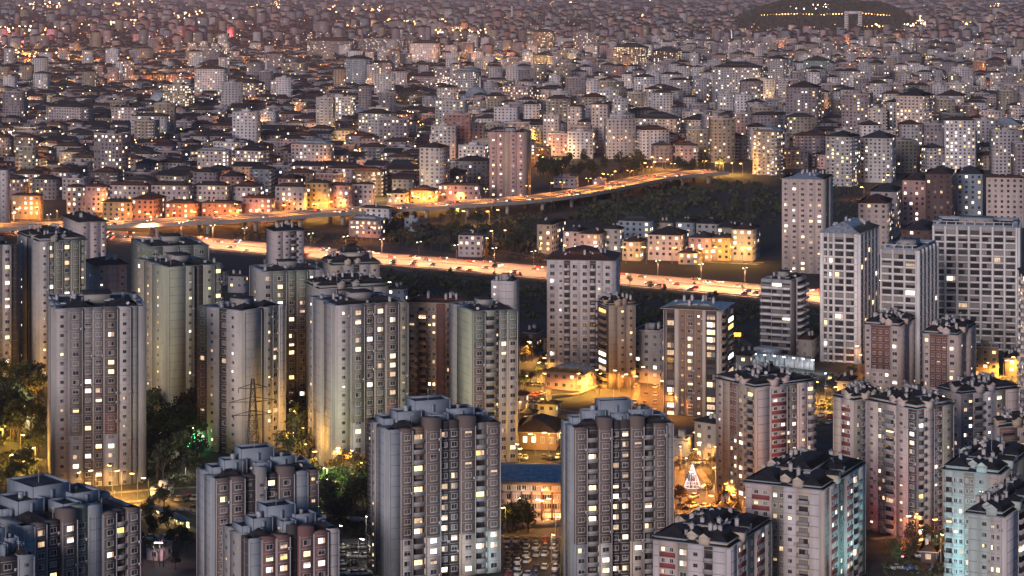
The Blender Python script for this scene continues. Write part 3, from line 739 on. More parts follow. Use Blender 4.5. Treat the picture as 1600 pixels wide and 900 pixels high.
tower('tower with domed dark roof and orange lit flank above the park', 28, 62, 133, 378, 588, 64,
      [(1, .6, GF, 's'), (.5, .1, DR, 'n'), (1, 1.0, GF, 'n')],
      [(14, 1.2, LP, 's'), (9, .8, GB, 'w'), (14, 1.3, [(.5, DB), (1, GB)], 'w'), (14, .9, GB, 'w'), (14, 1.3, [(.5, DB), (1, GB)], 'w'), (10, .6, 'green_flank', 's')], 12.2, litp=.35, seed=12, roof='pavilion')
tower('grey tower cut off by the left edge, above the park', -42, -12, 29, 384, 592, 60,
      [(1, .6, GF, 'n')], [(1, .6, GF, 's'), (.8, 1.0, LP, 'w'), (.8, .2, DR, 'n')], 12.2, litp=.3, seed=13)
tower('dark green fronted tower with a lit window column behind the broad lilac grey tower', 392, 410, 505, 425, 655, 72, [(1, .5, GF, 's')],
      [(16, .6, GF, 'w'), (20, .9, GB, 'w'), (15, .5, [(.8, DB), (1, GB)], 'w'), (17, .9, [(.8, DB), (1, GB)], 'w'), (12, .3, GF, 's'), (12, .8, GF, 'n')], 13, litp=.38, seed=14)
tower('low topped grey tower wedged between the dark green tower and the black domed roof', 480, 500, 606, 452, 670, 70, [(1, .4, GF, 'n')],
      [(1, .8, GF, 's'), (1, .3, DR, 'w'), (1.2, .9, LP, 's'), (1, .4, GF, 'w')], 13, litp=.2, seed=15, roof='pavilion')
# stepped grey towers in front
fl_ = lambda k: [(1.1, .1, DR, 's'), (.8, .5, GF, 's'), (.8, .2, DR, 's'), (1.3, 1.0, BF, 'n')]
fb = lambda lit0=PP: [(.27, lit0), (1.0, DB)]
def front(lo=None):
    return [(16, .9, BF, 'n'), (17, 1.2, fb(), 'w', 0), (17, .3, 'brown_stone', 'b'), (22, 1.6, fb(), 'w', 2.4), (14, .3, DR, 'w', 1.2), (14, .3, DR, 'w', 1.2), (22, 1.6, fb('cream'), 'w', 2.2), (17, .3, GF, 'b'), (20, 1.1, fb('teal_lit_white'), 'w')]
tower('tall stepped roof grey tower between the green lit trees and the blue roofed school', 574, 607, 780, 672, 912, 68, fl_(0), front(), 16.4, 'tiers', .38, seed=21, core=BF)
tower('tall stepped roof tower with most lit windows, between the school and the light tree', 878, 897, 1052, 668, 915, 76,
      [(1, .3, BF, 'n'), (1, .8, BF, 'n')],
      [(17, 1.1, fb('blue_flank'), 'w'), (15, .3, DR, 'b'), (18, 1.5, fb(), 'w', 2.2), (13, .25, DR, 'w', 1.2), (13, .25, DR, 'w', 1.2), (18, 1.5, fb('cream'), 'w', 2.2), (14, .3, DR, 'b'), (18, 1.1, fb('blue_flank'), 'w'), (10, .5, GF, 'n')], 16.2, 'tiers', .5, seed=22, core=BF)
tower('stepped roof grey tower left of the green lit trees, partly behind a lower twin', 311, 336, 497, 748, 935, 66, [(1, .6, BF, 'n'), (.8, 1.0, BF, 'n')],
      [(18, 1.1, DB, 'w'), (18, 1.4, DB, 'w'), (14, .2, DR, 's'), (12, 1.6, GF, 's', 2.0), (16, .3, DR, 'w'), (20, 1.5, DB, 'w', 1.5), (18, 1.0, BF, 'n'), (14, .5, DB, 's')], 17.4, 'tiers', .22, seed=23, core=BF, zb=-3)
tower('lower stepped roof tower with red brown bays, in front of its taller twin', 350, 388, 528, 842, 975, 62, [(1, .5, GF, 's'), (1, .9, GF, 's'), (.7, .2, DR, 'n')],
      [(16, 1.0, BF, 'n'), (19, 1.4, 'red_bay', 'w'), (19, 1.5, 'red_bay', 'w'), (12, .2, DR, 'n', 2.0), (20, 1.5, 'red_bay', 'w', 1.5), (20, 1.5, 'red_bay', 'w'), (16, .9, LP, 'n')], 17.8, 'tiers', .25, seed=24, core=BF, zb=-6)
tower('wide stepped roof tower in the bottom left corner beside the plaza', -70, 34, 216, 822, 975, 50, [(1, .8, GF, 'w'), (.8, .2, DR, 's'), (1, 1.2, GF, 'n')],
      [(14, 1.1, BF, 'n'), (16, 1.0, DB, 'w'), (18, .4, DR, 'w'), (20, 1.5, DB, 'w', 2.4), (16, .3, GB, 'w', 2.6), (18, .9, BF, 'n', 2.2), (18, 1.3, DB, 'w'), (14, .3, DR, 'b'), (18, 1.3, DB, 'w')], 17.8, 'tiers', .34, seed=25, core=BF, zb=-6)
tower('small stepped roof block cut by the bottom left corner of the picture', -60, -30, 52, 876, 1010, 60, [(1, .4, GF, 'n')], [(1, .8, BF, 'n'), (1.2, .4, DR, 'w'), (1, 1, BF, 's')], 18.2, 'tiers', .2, seed=26, core=BF, zb=-8)
# cream and pink towers with dark roofs at the right
cr, pk, wh = 'cream', 'pink_cream', 'pale_white'
tower('pinkish tower with dark roof whose left side glows orange at the foot', 1121, 1180, 1270, 606, 808, 58,
      [(12, .5, pk, 's'), (10, 1.0, 'tan', 'n'), (12, .6, [(.6, 'tan'), (1, 'red_bay')], 'ww'), (13, .9, 'tan', 'w'), (11, .4, 'tan', 'b')],
      [(20, .9, pk, 'n'), (26, 1.2, pk, 'r'), (18, .3, KH, 'ww'), (14, 1.2, pk, 's'), (12, .6, pk, 'b')], 13.2, 'pavilion', .24, seed=31, core=pk)
tower('tall pinkish tower with a red lit foot', 1358, 1432, 1486, 640, 846, 52,
      [(14, 1.0, pk, 's'), (11, .5, KH, 'ww'), (15, 1.1, pk, 'b'), (15, .9, pk, 's'), (10, .3, DR, 'w')],
      [(10, .4, 'grey_bay', 'b'), (14, .9, pk, 'n'), (13, .5, [(.8, 'grey_bay'), (1, 'red_bay')], 'ww'), (16, 1.0, KH, 's')], 13.8, 'pavilion', .2, seed=32, core=pk)
tower('greenish cream tower with red spandrels behind and left of the red lit pink tower', 1305, 1334, 1384, 626, 800, 55,
      [(12, .8, cr, 'n'), (14, 1.1, pk, 'r')], [(12, .9, KH, 'ww'), (14, .9, KH, 'ww'), (12, .5, cr, 'b')], 13.4, 'pavilion', .24, seed=33, core=cr)
tower('front right tower with red and white banded bays and a teal lit corner', 1166, 1283, 1372, 766, 945, 26,
      [(10, .7, pk, 'n'), (31, 1.2, [(.55, pk), (1, pk)], 'r'), (20, .25, KH, 'ww'), (20, 1.1, wh, 's'), (20, .6, cr, 'b'), (16, 1.2, wh, 'n')],
      [(12, .8, cr, 'n'), (18, 1.2, pk, 'r'), (22, .4, KH, 'ww'), (18, 1.1, pk, 'r'), (18, .5, 'teal_lit_white', 'b'), (14, 1.1, 'teal_lit_white', 'n')], 16.8, 'pavilion', .3, seed=34, core=cr, litp=None) if False else None
tower('front right tower with red and white banded bays and a teal lit corner', 1166, 1283, 1372, 766, 945, 26,
      [(10, .7, pk, 'n'), (31, 1.2, pk, 'r'), (20, .25, KH, 'ww'), (20, 1.1, wh, 's'), (20, .6, cr, 'b'), (16, 1.2, wh, 'n')],
      [(12, .8, cr, 'n'), (18, 1.2, pk, 'r'), (22, .4, KH, 'ww'), (18, 1.1, pk, 'r'), (18, .5, 'teal_lit_white', 'b'), (14, 1.1, 'teal_lit_white', 'n')], 16.8, 'pavilion', .3, seed=34, core=cr, roofh=4.5)
tower('pink banded tower at the bottom edge, right of the brightest stepped tower', 1022, 1136, 1200, 856, 1000, 26,
      [(9, .7, LP, 'n'), (26, 1.1, pk, 'r'), (16, .3, KH, 'w'), (22, 1.0, wh, 's'), (14, .3, DR, 'b'), (18, 1.1, wh, 'n')],
      [(14, .9, wh, 'n'), (20, .9, pk, 'r'), (20, .4, KH, 'ww'), (20, .9, pk, 'r'), (14, 1.0, cr, 's')], 17.6, 'pavilion', .25, seed=35, core=cr, zb=-5, roofh=4.5)
tower('grey pink tower with dark roof and a bright white window column near the right edge', 1468, 1502, 1589, 616, 770, 62,
      [(1, .5, 'grey_bay', 's'), (1, 1.0, pk, 'ww')], [(16, .7, 'grey_bay', 'ww'), (16, .9, pk, 'b'), (16, 1.2, wh, 's'), (20, .5, KH, 'w'), (20, 1.0, pk, 'n')], 13.2, 'pavilion', .26, seed=36, core='mauve')
tower('teal lit cream tower at the right edge standing behind its lower neighbour', 1477, 1560, 1622, 742, 925, 26,
      [(14, .6, 'teal_lit_white', 'b'), (18, 1.1, 'teal_lit_white', 'ww'), (16, .5, KH, 'ww'), (24, .9, 'teal_lit_white', 's'), (14, 1.2, cr, 'n')],
      [(1, .8, cr, 'b'), (1, .4, KH, 'ww')], 16, 'pavilion', .2, seed=37, core='teal_lit_white')
tower('lower pale tower in the bottom right corner with slate dark roof', 1514, 1566, 1660, 808, 990, 30,
      [(14, .6, 'teal_lit_white', 'n'), (18, .4, 'teal_lit_white', 's'), (16, .9, LP, 'ww')], [(14, 1, wh, 'n'), (18, .4, KH, 'b'), (18, .9, wh, 's')], 17, 'pavilion', .2, seed=38, core='teal_lit_white', zb=-5)
tower('brown balconied tower cut by the right edge between two cream towers', 1552, 1562, 1640, 668, 830, 70, [(1, .5, GF, 'n')], [(14, .5, 'red_bay', 'bd'), (14, .9, 'tan', 'ww'), (14, .4, 'red_bay', 'bd')], 14.5, 'pavilion', .2, seed=39, core='tan')
# white grid towers
grid = lambda k, wide=3.0: sum([[(.55, 1.0, 'bright_white', 'n'), (wide, .35, 'grey_wall', 'g')] for _ in range(k)], []) + [(.55, 1.0, 'bright_white', 'n')]
tower('white gridded tower with pale blue hipped roof, first and slimmest of three', 1282, 1341, 1376, 366, 568, 22,
      [(.9, 1.0, 'bright_white', 'n'), (1, .35, 'grey_wall', 'g'), (.4, 1.0, 'bright_white', 'n'), (1, .35, 'grey_wall', 'g'), (.5, 1., 'bright_white', 'n'), (2.4, .35, 'grey_wall', 'g'), (.5, 1., 'bright_white', 'n'), (2.2, .35, 'grey_wall', 'g'), (1, 1., 'bright_white', 'n')],
      grid(5), 10.9, 'hip', .09, seed=41, core='bright_white', roofm='tin_pale', roofh=4, ledges=False)
tower('white gridded tower with open roof frame, middle one of three', 1376, 1433, 1463, 392, 600, 24, grid(3, 4), grid(5), 11.2, 'slab', .03, seed=42, core='bright_white', ledges=False)
tower('widest white gridded tower at the right, dark glass throughout', 1457, 1590, 1650, 356, 550, 14, grid(7, 2.6), grid(3), 10.4, 'slab', .015, seed=43, core='bright_white', ledges=False)
tower('curved looking glass tower wrapped in white balcony bands beside the floodlit hoarding', 1190, 1237, 1257, 438, 560, 25, [(1, .9, 'grey_wall', 'v'), (1, 1.3, 'grey_wall', 'v'), (.8, 1.3, 'grey_wall', 'v')], [(.35, .5, 'frame_dark', 'n'), (1, .9, 'grey_wall', 'v')], 10.4, 'flat', .16, seed=44, core='grey_wall', ledges=False)
tower('brown tower with pale blue tin roof and black framed window bays', 1037, 1124, 1143, 486, 652, 18,
      [(5, .5, 'frame_dark', 'n'), (14, .6, 'frame_dark', 'f'), (6, 1.2, cr, 'n'), (12, .5, 'brown_stone', 's'), (14, .8, 'brown_stone', 'w'), (13, .5, 'brown_stone', 's'), (5, 1.2, cr, 'n'), (17, .9, 'frame_dark', 'f'), (4, .5, cr, 'n')],
      [(1, .6, cr, 'bd'), (1.2, .9, 'frame_dark', 'f')], 11.7, 'hip', .33, seed=45, core='brown_stone', roofm='tin_blue', roofh=2.0, ledges=False)
tower('white tower with overhanging dark red roof beside the motorway', 855, 958, 967, 408, 588, 8,
      [(16, .5, wh, 'w'), (10, .8, wh, 's'), (9, .2, DR, 'bw'), (15, .6, wh, 'w'), (15, .6, wh, 'w'), (9, .2, DR, 'bw'), (10, .8, wh, 's'), (16, .5, wh, 'w')], [(1, .4, wh, 's')], 11.4, 'hip', .04, seed=46, core=wh, roofm='tile_red', roofh=4.5, fr='ledge')
tower('slim blank beige tower lit orange from below, beside the white red-roofed tower', 935, 951, 992, 478, 607, 72, [(1, .4, DR, 'bd')], [(10, .6, 'tan', 'n'), (10, .8, 'tan', 's'), (10, .6, 'tan', 's')], 11.3, 'pavilion', .3, seed=47, core='tan', roofh=3)
tower('brown balconied slab tower with flat red roof behind the stepped grey tower', 636, 729, 737, 475, 640, 12, [(14, .5, 'tan', 'w'), (14, .4, 'tan', 'bd'), (12, .8, 'tan', 'ww'), (12, .2, 'red_bay', 'n'), (14, .4, 'tan', 'bd'), (14, .7, 'tan', 'w')], [(1, .4, 'tan', 's')], 11.7, 'hip', .12, seed=48, core='tan', roofm='tile_red', roofh=2)
tower('white slab tower top showing just right of the pale green tower', 768, 803, 810, 440, 610, 15, [(1, .4, wh, 's'), (2, .8, wh, 'n')], [(1, .4, GF, 'n')], 11.4, 'flat', .12, seed=49, core=wh)
tower('brick red and cream tower with rounded front, the left one of a pair', 1352, 1405, 1433, 510, 615, 24, [(9, .6, pk, 's'), (30, 1.0, [(.35, pk), (1, 'brick_brown')], 'www'), (12, .6, pk, 'w')], [(1, .4, pk, 's'), (1, .7, pk, 's')], 11.2, 'pavilion', .3, seed=50, core=pk, roofh=3)
tower('brick red and cream tower with rounded front, the right one of a pair', 1444, 1494, 1522, 524, 640, 24, [(9, .6, pk, 'w'), (30, 1.0, [(.3, pk), (1, 'brick_brown')], 'www'), (12, .6, pk, 'w')], [(1, .4, pk, 's'), (1, .7, pk, 's')], 11.4, 'pavilion', .3, seed=51, core=pk, roofh=3)
tower('pinkish tower standing alone on the dark hill beyond the motorway', 1222, 1287, 1302, 281, 428, 15, [(1, .5, pk, 'w'), (1, .8, pk, 'w'), (1, .5, pk, 'w'), (1, .8, pk, 'w'), (1, .5, pk, 'w')], [(1, .5, KH, 's'), (1, .8, pk, 's')], 8.3, 'hip', .22, seed=52, core=pk, indiv=False, roofm='tin_pale', roofh=2, fr='mauve')
tower('tallest tan tower on the city edge, standing over the elevated road', 765, 820, 829, 207, 314, 10, [(1, .3, 'rose', 'w')]*2 + [(.6, .7, 'tan', 'n'), (1, .3, 'rose', 'w'), (1, .3, 'rose', 'w')], [(1, .3, 'tan', 's')], 6.6, 'flat', .4, seed=53, core='rose', indiv=False, fr='mauve')
tower('white tower with dark window grid at the left edge of the picture', -25, 10, 15, 266, 366, 10, [(1, .3, 'pale_white', 's')]*4, [(1, .3, 'mauve', 'n')], 8.4, 'flat', .06, seed=54, core='pale_white', indiv=False)
tower('blank sided grey tower with black roof rising before the left road junction', 100, 124, 166, 348, 500, 66, [(1, .3, 'mauve', 'n')], [(1, .3, 'mauve', 's'), (1, .5, 'mauve', 's'), (.6, .3, 'mauve', 's')], 9.6, 'hip', .3, seed=55, core='mauve', indiv=False, roofh=3)
tower('small pink tower with dark roof among the orange lit lane, behind the lilac grey tower', 134, 150, 198, 416, 560, 68, [(1, .3, pk, 's')], [(1, .3, pk, 's'), (1, .6, pk, 'n'), (.8, .3, pk, 's')], 10.5, 'hip', .3, seed=56, core=pk, roofh=2)
tower('small lilac tower with dark balconies overlapping the motorway', 417, 430, 475, 362, 520, 70, [(1, .3, 'mauve', 'n')], [(1, .3, 'mauve', 's'), (1, .4, 'mauve', 's'), (.8, .3, DR, 'b'), (1, .3, 'mauve', 's')], 9.7, 'hip', .12, seed=57, core='mauve', roofh=2)
tower('cream block with tall black domed roof beside the motorway', 505, 520, 593, 415, 560, 74, [(1, .3, cr, 's')], [(1, .4, cr, 's'), (1, .7, LP, 's'), (.6, .2, DR, 'b'), (1, .7, LP, 's'), (1, .4, cr, 's')], 11.5, 'pavilion', .15, seed=58, core=cr, roofh=7, roofm='bitumen')

# ------------------------------------------------------------------ blocks of the middle distance, each with its own look
B = block
B('yellow lit cream house with dark roof left of the white red-roofed tower', 849, 893, 908, 530, 578, 20, 'sand', 'hip', 'tile_dark', 11, .5, True)
B('low pink building with tin roof in the middle of the orange junction', 851, 912, 932, 584, 612, 25, 'pink_wall', 'hip', 'tin_pale', 13, .1, True, name='house', cat='building')
B('low grey office block with strip lights behind the brown blue-roofed tower', 990, 1030, 1045, 520, 600, 20, 'grey_wall', 'flat', 'bitumen', 12, .2, True)
B('orange lit cream house with black roof left of the pinkish tower', 1085, 1116, 1138, 662, 724, 40, 'sand', 'hip', 'tile_dark', 14, .5, True, name='house', cat='house')
B('yellow lit tan block right of the two brick red towers', 1519, 1560, 1570, 545, 592, 12, 'ochre', 'flat', 'tile_brown', 11, .4, True)
B('small cream cube house by the foot of the white gridded tower', 1247, 1268, 1280, 531, 562, 20, 'sand', 'hip', 'tile_red', 14, .1, True, name='house', cat='house')
B('small pink kiosk building under the red and white flower lamps', 229, 252, 268, 858, 877, 20, 'pink_cream', 'flat', 'bitumen', 17, .1, True, name='kiosk', cat='kiosk')
B('low white shed at the back of the left car park', 235, 262, 266, 768, 777, 10, 'white_wall', 'flat', 'tin_pale', 12, .0, True, name='shed', cat='shed')
B('dark grey commercial building with bright shopfront behind the school', 800, 868, 884, 676, 704, 10, 'brown_stone', 'hip', 'tile_brown', 20, .5, True, name='shop', cat='shop')
B('dark brown apartment block with plum coloured roof, left half of a stepped pair', 1410, 1446, 1452, 282, 352, 15, 'rose', 'hip', 'tile_brown', 8, .2)
B('dark brown blank block, right half of the stepped pair by the white tower', 1446, 1486, 1497, 272, 358, 15, 'dark_brown', 'hip', 'tile_brown', 8, .04)
B('blue grey block with wide dark roof beyond the widest gridded tower', 1495, 1535, 1542, 272, 345, 12, 'blue_wall', 'hip', 'tile_slate', 8, .25)
B('pink white block with regular dark windows and a dark red roof at the right edge', 1541, 1600, 1625, 278, 356, 12, 'pink_cream', 'hip', 'tile_red', 8.2, .06, bal=None)
B('cream block with rounded upper storey left of the brown pair', 1341, 1386, 1394, 318, 398, 15, 'pink_cream', 'hip', 'tile_red', 8.2, .12)
B('taller cream block right behind the rounded cream block', 1360, 1400, 1408, 300, 372, 15, 'mauve', 'hip', 'tile_slate', 8, .12)
B('dark slate roofed block behind the middle gridded tower', 1408, 1452, 1468, 360, 420, 20, 'dark_brown', 'hip', 'tile_dark', 8.6, .05)
B('pale pink flood lit house below the elevated road', 545, 590, 602, 345, 372, 20, 'rose', 'hip', 'tin_pale', None, .5, name='house', cat='house')
B('grey white block behind the pale pink house at the bridge', 562, 606, 612, 326, 352, 20, 'white_wall', 'hip', 'tile_slate', None, .2)
B('small dilapidated white shed in the dark scrub between the two roads', 632, 650, 657, 344, 362, 20, 'blue_wall', 'flat', 'tin_pale', None, .1, name='shed', cat='shed')
B('lone grey house by the motorway where the orange side street ends', 716, 752, 758, 368, 402, 15, 'mauve', 'hip', 'tile_slate', None, .25, name='house', cat='house')
B('small white cabin on the slope beside the elevated road', 865, 898, 904, 279, 294, 15, 'white_wall', 'flat', 'tin_pale', None, .05, name='house', cat='cabin')
B('low white shed along the elevated road right of the cabin', 926, 942, 947, 283, 292, 15, 'rose', 'flat', 'tin_pale', None, .3, name='shed', cat='shed')
rowH = [(839,862,884,351,398,'tan'), (880,905,918,362,402,'mauve'), (905,935,948,366,404,'pink_cream'), (944,968,975,358,400,'grey_wall'), (966,1015,1026,346,388,'blue_wall'), (972,1000,1010,378,408,'sand'),
        (1012,1062,1076,368,408,'pink_cream'), (1024,1050,1056,348,384,'khaki'), (1056,1082,1090,348,386,'blue_wall'), (1088,1120,1128,350,386,'grey_wall'), (1076,1110,1120,372,408,'rose'), (1060,1092,1098,396,414,'tan'), (1120,1150,1160,356,390,'khaki'), (1110,1140,1148,372,408,'ochre'), (1143,1176,1188,359,408,'sand')]
for i, (l, c, r_, t_, b_, w_) in enumerate(rowH):
    B({'tan':'tan','mauve':'mauve','pink_cream':'pinkish','grey_wall':'grey','blue_wall':'blue grey','sand':'sand coloured','khaki':'khaki','rose':'rose','ochre':'yellow lit ochre'}[w_] + ' house with dark roof', l, c, r_, t_, b_, 18, w_, 'hip', ['tile_dark','tile_slate','tile_brown'][i % 3], 8.4, .32, name='house', cat='house', group='houses between motorway and dark field', place='in the row behind the motorway')
rowO = [(18,62,66,306,343,'ochre'), (104,128,132,292,345,'mauve'), (128,165,172,292,332,'rose'), (160,205,212,316,352,'ochre'), (205,240,260,312,352,'terracotta'), (258,304,312,318,351,'terracotta'), (315,372,378,318,350,'terracotta'), (378,424,430,310,347,'rose'),
        (430,474,480,292,340,'mauve'), (478,512,518,286,336,'ochre'), (512,545,550,290,334,'rose'), (545,582,584,288,330,'pink_cream'), (605,632,640,302,328,'sand'), (640,676,684,298,326,'ochre'), (684,748,752,290,322,'rose'), (736,762,765,236,262,'terracotta'),
        (170,228,236,290,318,'mauve'), (236,292,300,290,318,'mauve'), (302,352,360,290,316,'pink_cream'), (362,400,412,292,314,'mauve')]
cn = dict(ochre='orange lit ochre', mauve='mauve', rose='rosy', terracotta='terracotta', pink_cream='pinkish', sand='sand coloured', tan='tan', grey_wall='grey', blue_wall='blue grey', khaki='khaki', white_wall='white', sage='sage', cream='cream', brown_stone='brown', dark_brown='dark brown', teal_wall='teal', pale_white='pale', light_panel='lilac grey', navy_wall='navy', dim_mauve='mauve', dim_grey='grey', dim_blue='blue grey', dim_pink='pinkish', dim_sand='sand coloured', dim_white='off-white', dim_brown='dark brown', dim_rose='rosy', brick_brown='brick red', teal_lit_white='pale teal')
for i, (l, c, r_, t_, b_, w_) in enumerate(rowO):
    B(cn[w_].replace('orange lit ', '') + ' dark roofed block', l, c, r_, t_, b_, 12, w_, 'hip', ['tile_dark','tile_red','tile_brown'][i % 3], 7.6, .28, place='in the front row above the elevated road', group='blocks along the elevated road')
# notable taller blocks further back: left, right, top, foot, wall, cat of roof, lit share
TALL = [(1400,1460,150,256,'pink_cream',.25),(1315,1364,148,246,'mauve',.15),(1228,1283,137,228,'mauve',.15),(1176,1226,206,274,'tan',.3),(1113,1198,106,178,'light_panel',.15),(1340,1367,102,152,'light_panel',.2),
 (1290,1344,214,292,'grey_wall',.25),(1344,1400,216,286,'light_panel',.15),(1462,1490,178,232,'ochre',.4),(1490,1545,205,256,'khaki',.45),(1545,1604,195,252,'tan',.5),(1462,1512,150,200,'light_panel',.15),(1380,1407,68,96,'pale_white',.1),
 (1320,1352,74,108,'rose',.1),(1255,1300,95,142,'teal_wall',.1),(1200,1232,92,155,'light_panel',.1),(832,868,50,100,'brown_stone',.2),(895,936,52,98,'mauve',.25),(958,1018,74,122,'brown_stone',.4),(1018,1066,80,124,'dark_brown',.3),
 (1000,1066,142,186,'white_wall',.06),(785,838,136,192,'rose',.35),(838,882,140,190,'light_panel',.2),(880,926,166,200,'tan',.35),(708,752,112,165,'light_panel',.15),(680,732,158,226,'grey_wall',.2),(640,688,68,112,'pale_white',.15),
 (538,582,92,148,'blue_wall',.05),(580,615,98,146,'rose',.15),(505,556,152,210,'light_panel',.35),(560,618,178,240,'grey_wall',.25),(455,522,226,282,'mauve',.2),(304,356,108,166,'pale_white',.15),(254,304,134,190,'tan',.5),(205,266,182,234,'light_panel',.2),
 (174,216,168,215,'mauve',.2),(72,146,168,212,'mauve',.08),(165,187,77,114,'pale_white',.1),(308,362,236,290,'mauve',.25),(364,420,236,290,'mauve',.3),(294,360,52,80,'tan',.15),(290,350,76,108,'grey_wall',.15),(356,414,130,168,'mauve',.25),
 (60,82,82,112,'pale_white',.1),(926,992,168,206,'pink_cream',.3),(1066,1112,176,222,'cream',.2),(992,1064,186,240,'cream',.2),(1110,1170,184,240,'tan',.3),(1064,1120,188,236,'cream',.15),(560,640,62,92,'grey_wall',.15),(480,560,64,98,'grey_wall',.15),(640,700,120,148,'rose',.15),
 (1486,1512,95,124,'tan',.1),(1520,1542,96,138,'terracotta',.1),(1514,1522,97,112,'navy_wall',.0),(1540,1570,94,130,'dark_brown',.1),(1350,1382,98,130,'mauve',.2),(1418,1446,112,152,'dark_brown',.1),(1446,1478,112,150,'mauve',.15),(752,800,112,150,'mauve',.2),
 (1072,1102,86,114,'ochre',.2),(440,480,100,128,'cream',.1),(412,446,84,120,'mauve',.1),(728,765,205,240,'grey_wall',.2),(618,650,190,232,'mauve',.15),(856,900,210,244,'rose',.2),(1232,1262,190,240,'mauve',.2),(1262,1290,206,250,'dark_brown',.2),(0,24,262,300,'grey_wall',.1),(24,60,230,296,'khaki',.2)]
ce = random.Random(3)
for cx_, cy_, n_, w_ in ((1130,150,4,'white_wall'),(880,112,4,'dim_white'),(1010,104,3,'white_wall'),(1258,186,3,'light_panel'),(1424,126,4,'dim_white'),(600,114,3,'dim_white'),(330,98,4,'light_panel'),(1560,152,3,'pale_white'),(690,148,3,'light_panel'),
        (905,236,3,'pink_cream'),(1196,132,4,'light_panel'),(1060,66,4,'dim_white'),(818,76,3,'dim_white'),(1500,92,3,'dim_white'),(500,76,3,'dim_grey'),(180,142,3,'dim_mauve'),(965,150,3,'pale_white'),(1390,172,3,'light_panel')):
    for k_ in range(n_):
        yb_ = cy_ + ce.uniform(-4, 4); s_ = (yb_ - YH)/H; wd = 17*s_; hh_ = ce.uniform(32, 46)*s_; x_ = cx_ + (k_ - n_/2)*wd*1.35
        TALL.append((x_, x_ + wd, yb_ - hh_, yb_, w_, ce.choice((.08, .15, .25))))
for i, (l, r_, t_, b_, w_, lp) in enumerate(TALL):
    if t_ < 150: w_ = {'mauve':'dim_mauve','light_panel':'dim_white','tan':'dim_sand','grey_wall':'dim_grey','rose':'dim_pink','cream':'dim_sand'}.get(w_, w_)  # far towers take the darkened copies of their wall colour
    wd = r_ - l
    side = .16 if (i % 3) else .3
    B(cn[w_] + (' tower with pale roof' if i % 7 == 3 else ' tower with dark roof'), l, r_ - wd*side, r_, t_, b_, 18 if side < .2 else 30, w_, 'flat' if i % 4 == 1 else 'hip', 'tin_pale' if i % 7 == 3 else ['tile_dark','tile_slate','tile_brown'][i % 3], None, lp, seed=i, bal='white_wall' if i % 3 == 0 else None,
      place='in the farthest rows' if t_ < 112 else ("beyond the elevated road" if r_ < 765 else 'beyond the bright street'), group='taller blocks of the far city', name='apartment_block')

# small buildings of the street level
SM = [(812,832,838,646,668,'rose','tile_brown','low rosy building with brown roof, behind the bright shopfront'),(840,868,874,632,652,'grey_wall','tile_dark','low grey hall with dark roof above the bright shopfront'),
 (800,818,824,618,640,'mauve','tile_red','small red roofed house where the junction meets the pale green tower'),(1004,1024,1030,560,588,'tan','tile_brown','small tan house between the office block and the blank beige tower'),
 (1052,1074,1082,690,714,'grey_wall','bitumen','low flat grey building behind the light tree'),(820,838,846,520,552,'dark_brown','tile_dark','dark little house above the orange junction'),
 (1150,1172,1180,556,580,'grey_wall','tile_dark','low grey house left of the floodlit hoarding'),(1125,1140,1146,792,822,'brown_stone','tile_brown','small brown house under the orange glowing tower'),
 (160,186,192,446,470,'rose','tile_red','small rosy house in the orange lane'),(356,380,386,432,458,'grey_wall','tile_slate','small grey house with orange lit wall, left of the dark green fronted tower'),
 (330,350,356,424,446,'mauve','tile_dark','small dark roofed house beneath the motorway bank'),(604,630,636,452,478,'blue_wall','tile_slate','pale blue grey block beside the red lit chimney gap'),
 (1308,1330,1338,596,618,'tan','tile_brown','low tan pavilion under the first gridded tower'),(1440,1462,1470,862,880,'dark_brown','tile_dark','low dark kiosk by the red lit street'),(1570,1592,1600,560,588,'brown_stone','tile_brown','brown house behind the right edge street'),
 (530,548,552,762,774,'tan','tile_brown','small tan house in the trees right of the twin stepped towers')]
for l, c, r_, t_, b_, w_, rm, lab in SM: B(lab, l, c, r_, t_, b_, 18, w_, 'hip' if rm != 'bitumen' else 'flat', rm, None, .35, True, name='house', cat='house', group='low buildings between the towers')
# ------------------------------------------------------------------ single things
# school with blue tin roof and brown framed front
def school():
    th = R(6); Xc, Yc, a, b = solve(778, 884, 896, 816, th); b = 20
    top = H - (754-YH)*Yc/F
    root = thing('school', 'long school like building with blue tin roof and brown framed cream bays', 'school', (Xc, Yc, 0), -th); b = 24
    FOOT.append((Xc-a/2, Yc+8, 22))
    m = MB(); m.box(-a, 0, 0, b, 0, top, 'pink_cream'); m.build('wall', root)
    m = MB(); m.gable(-a, 0, 0, b, top+.1, 2.0, 'tin_blue', 'pink_cream', .9); m.build('roof', root)
    m = MB(); m.box(-a+1.5, -.3, -.35, 0, top-2.9, top-.05, 'ochre'); m.build('upper_band', root)
    k = 6; bw = (a-2)/k
    for i in range(k+1):
        m = MB(); m.box(-.22, .22, -.6, 0, 0, top-2.95, 'brick_brown'); m.build('pilaster', root, (-a+1+i*bw, 0, 0))
    for f in range(4):
        z = .8 + f*(top-1)/4
        for i in range(k):
            if f < 3:
                inst(panel_t(bw-.5, .9, 'pink_cream', .3)[1], 'sill_panel', root, (-a+1+(i+.5)*bw, 0, z-.75))
            for d in (-.22, .22):
                st = 'lit_amber' if (f == 0 and i > 3) else ('curtain' if rng.random() < .5 else 'glass_dark')
                inst(win_t('w', st, 1.5, 1.6, 'frame_white')[1], 'window', root, (-a+1+(i+.5+d)*bw, -.35 if f == 3 else 0, z+.3), 0)
school()
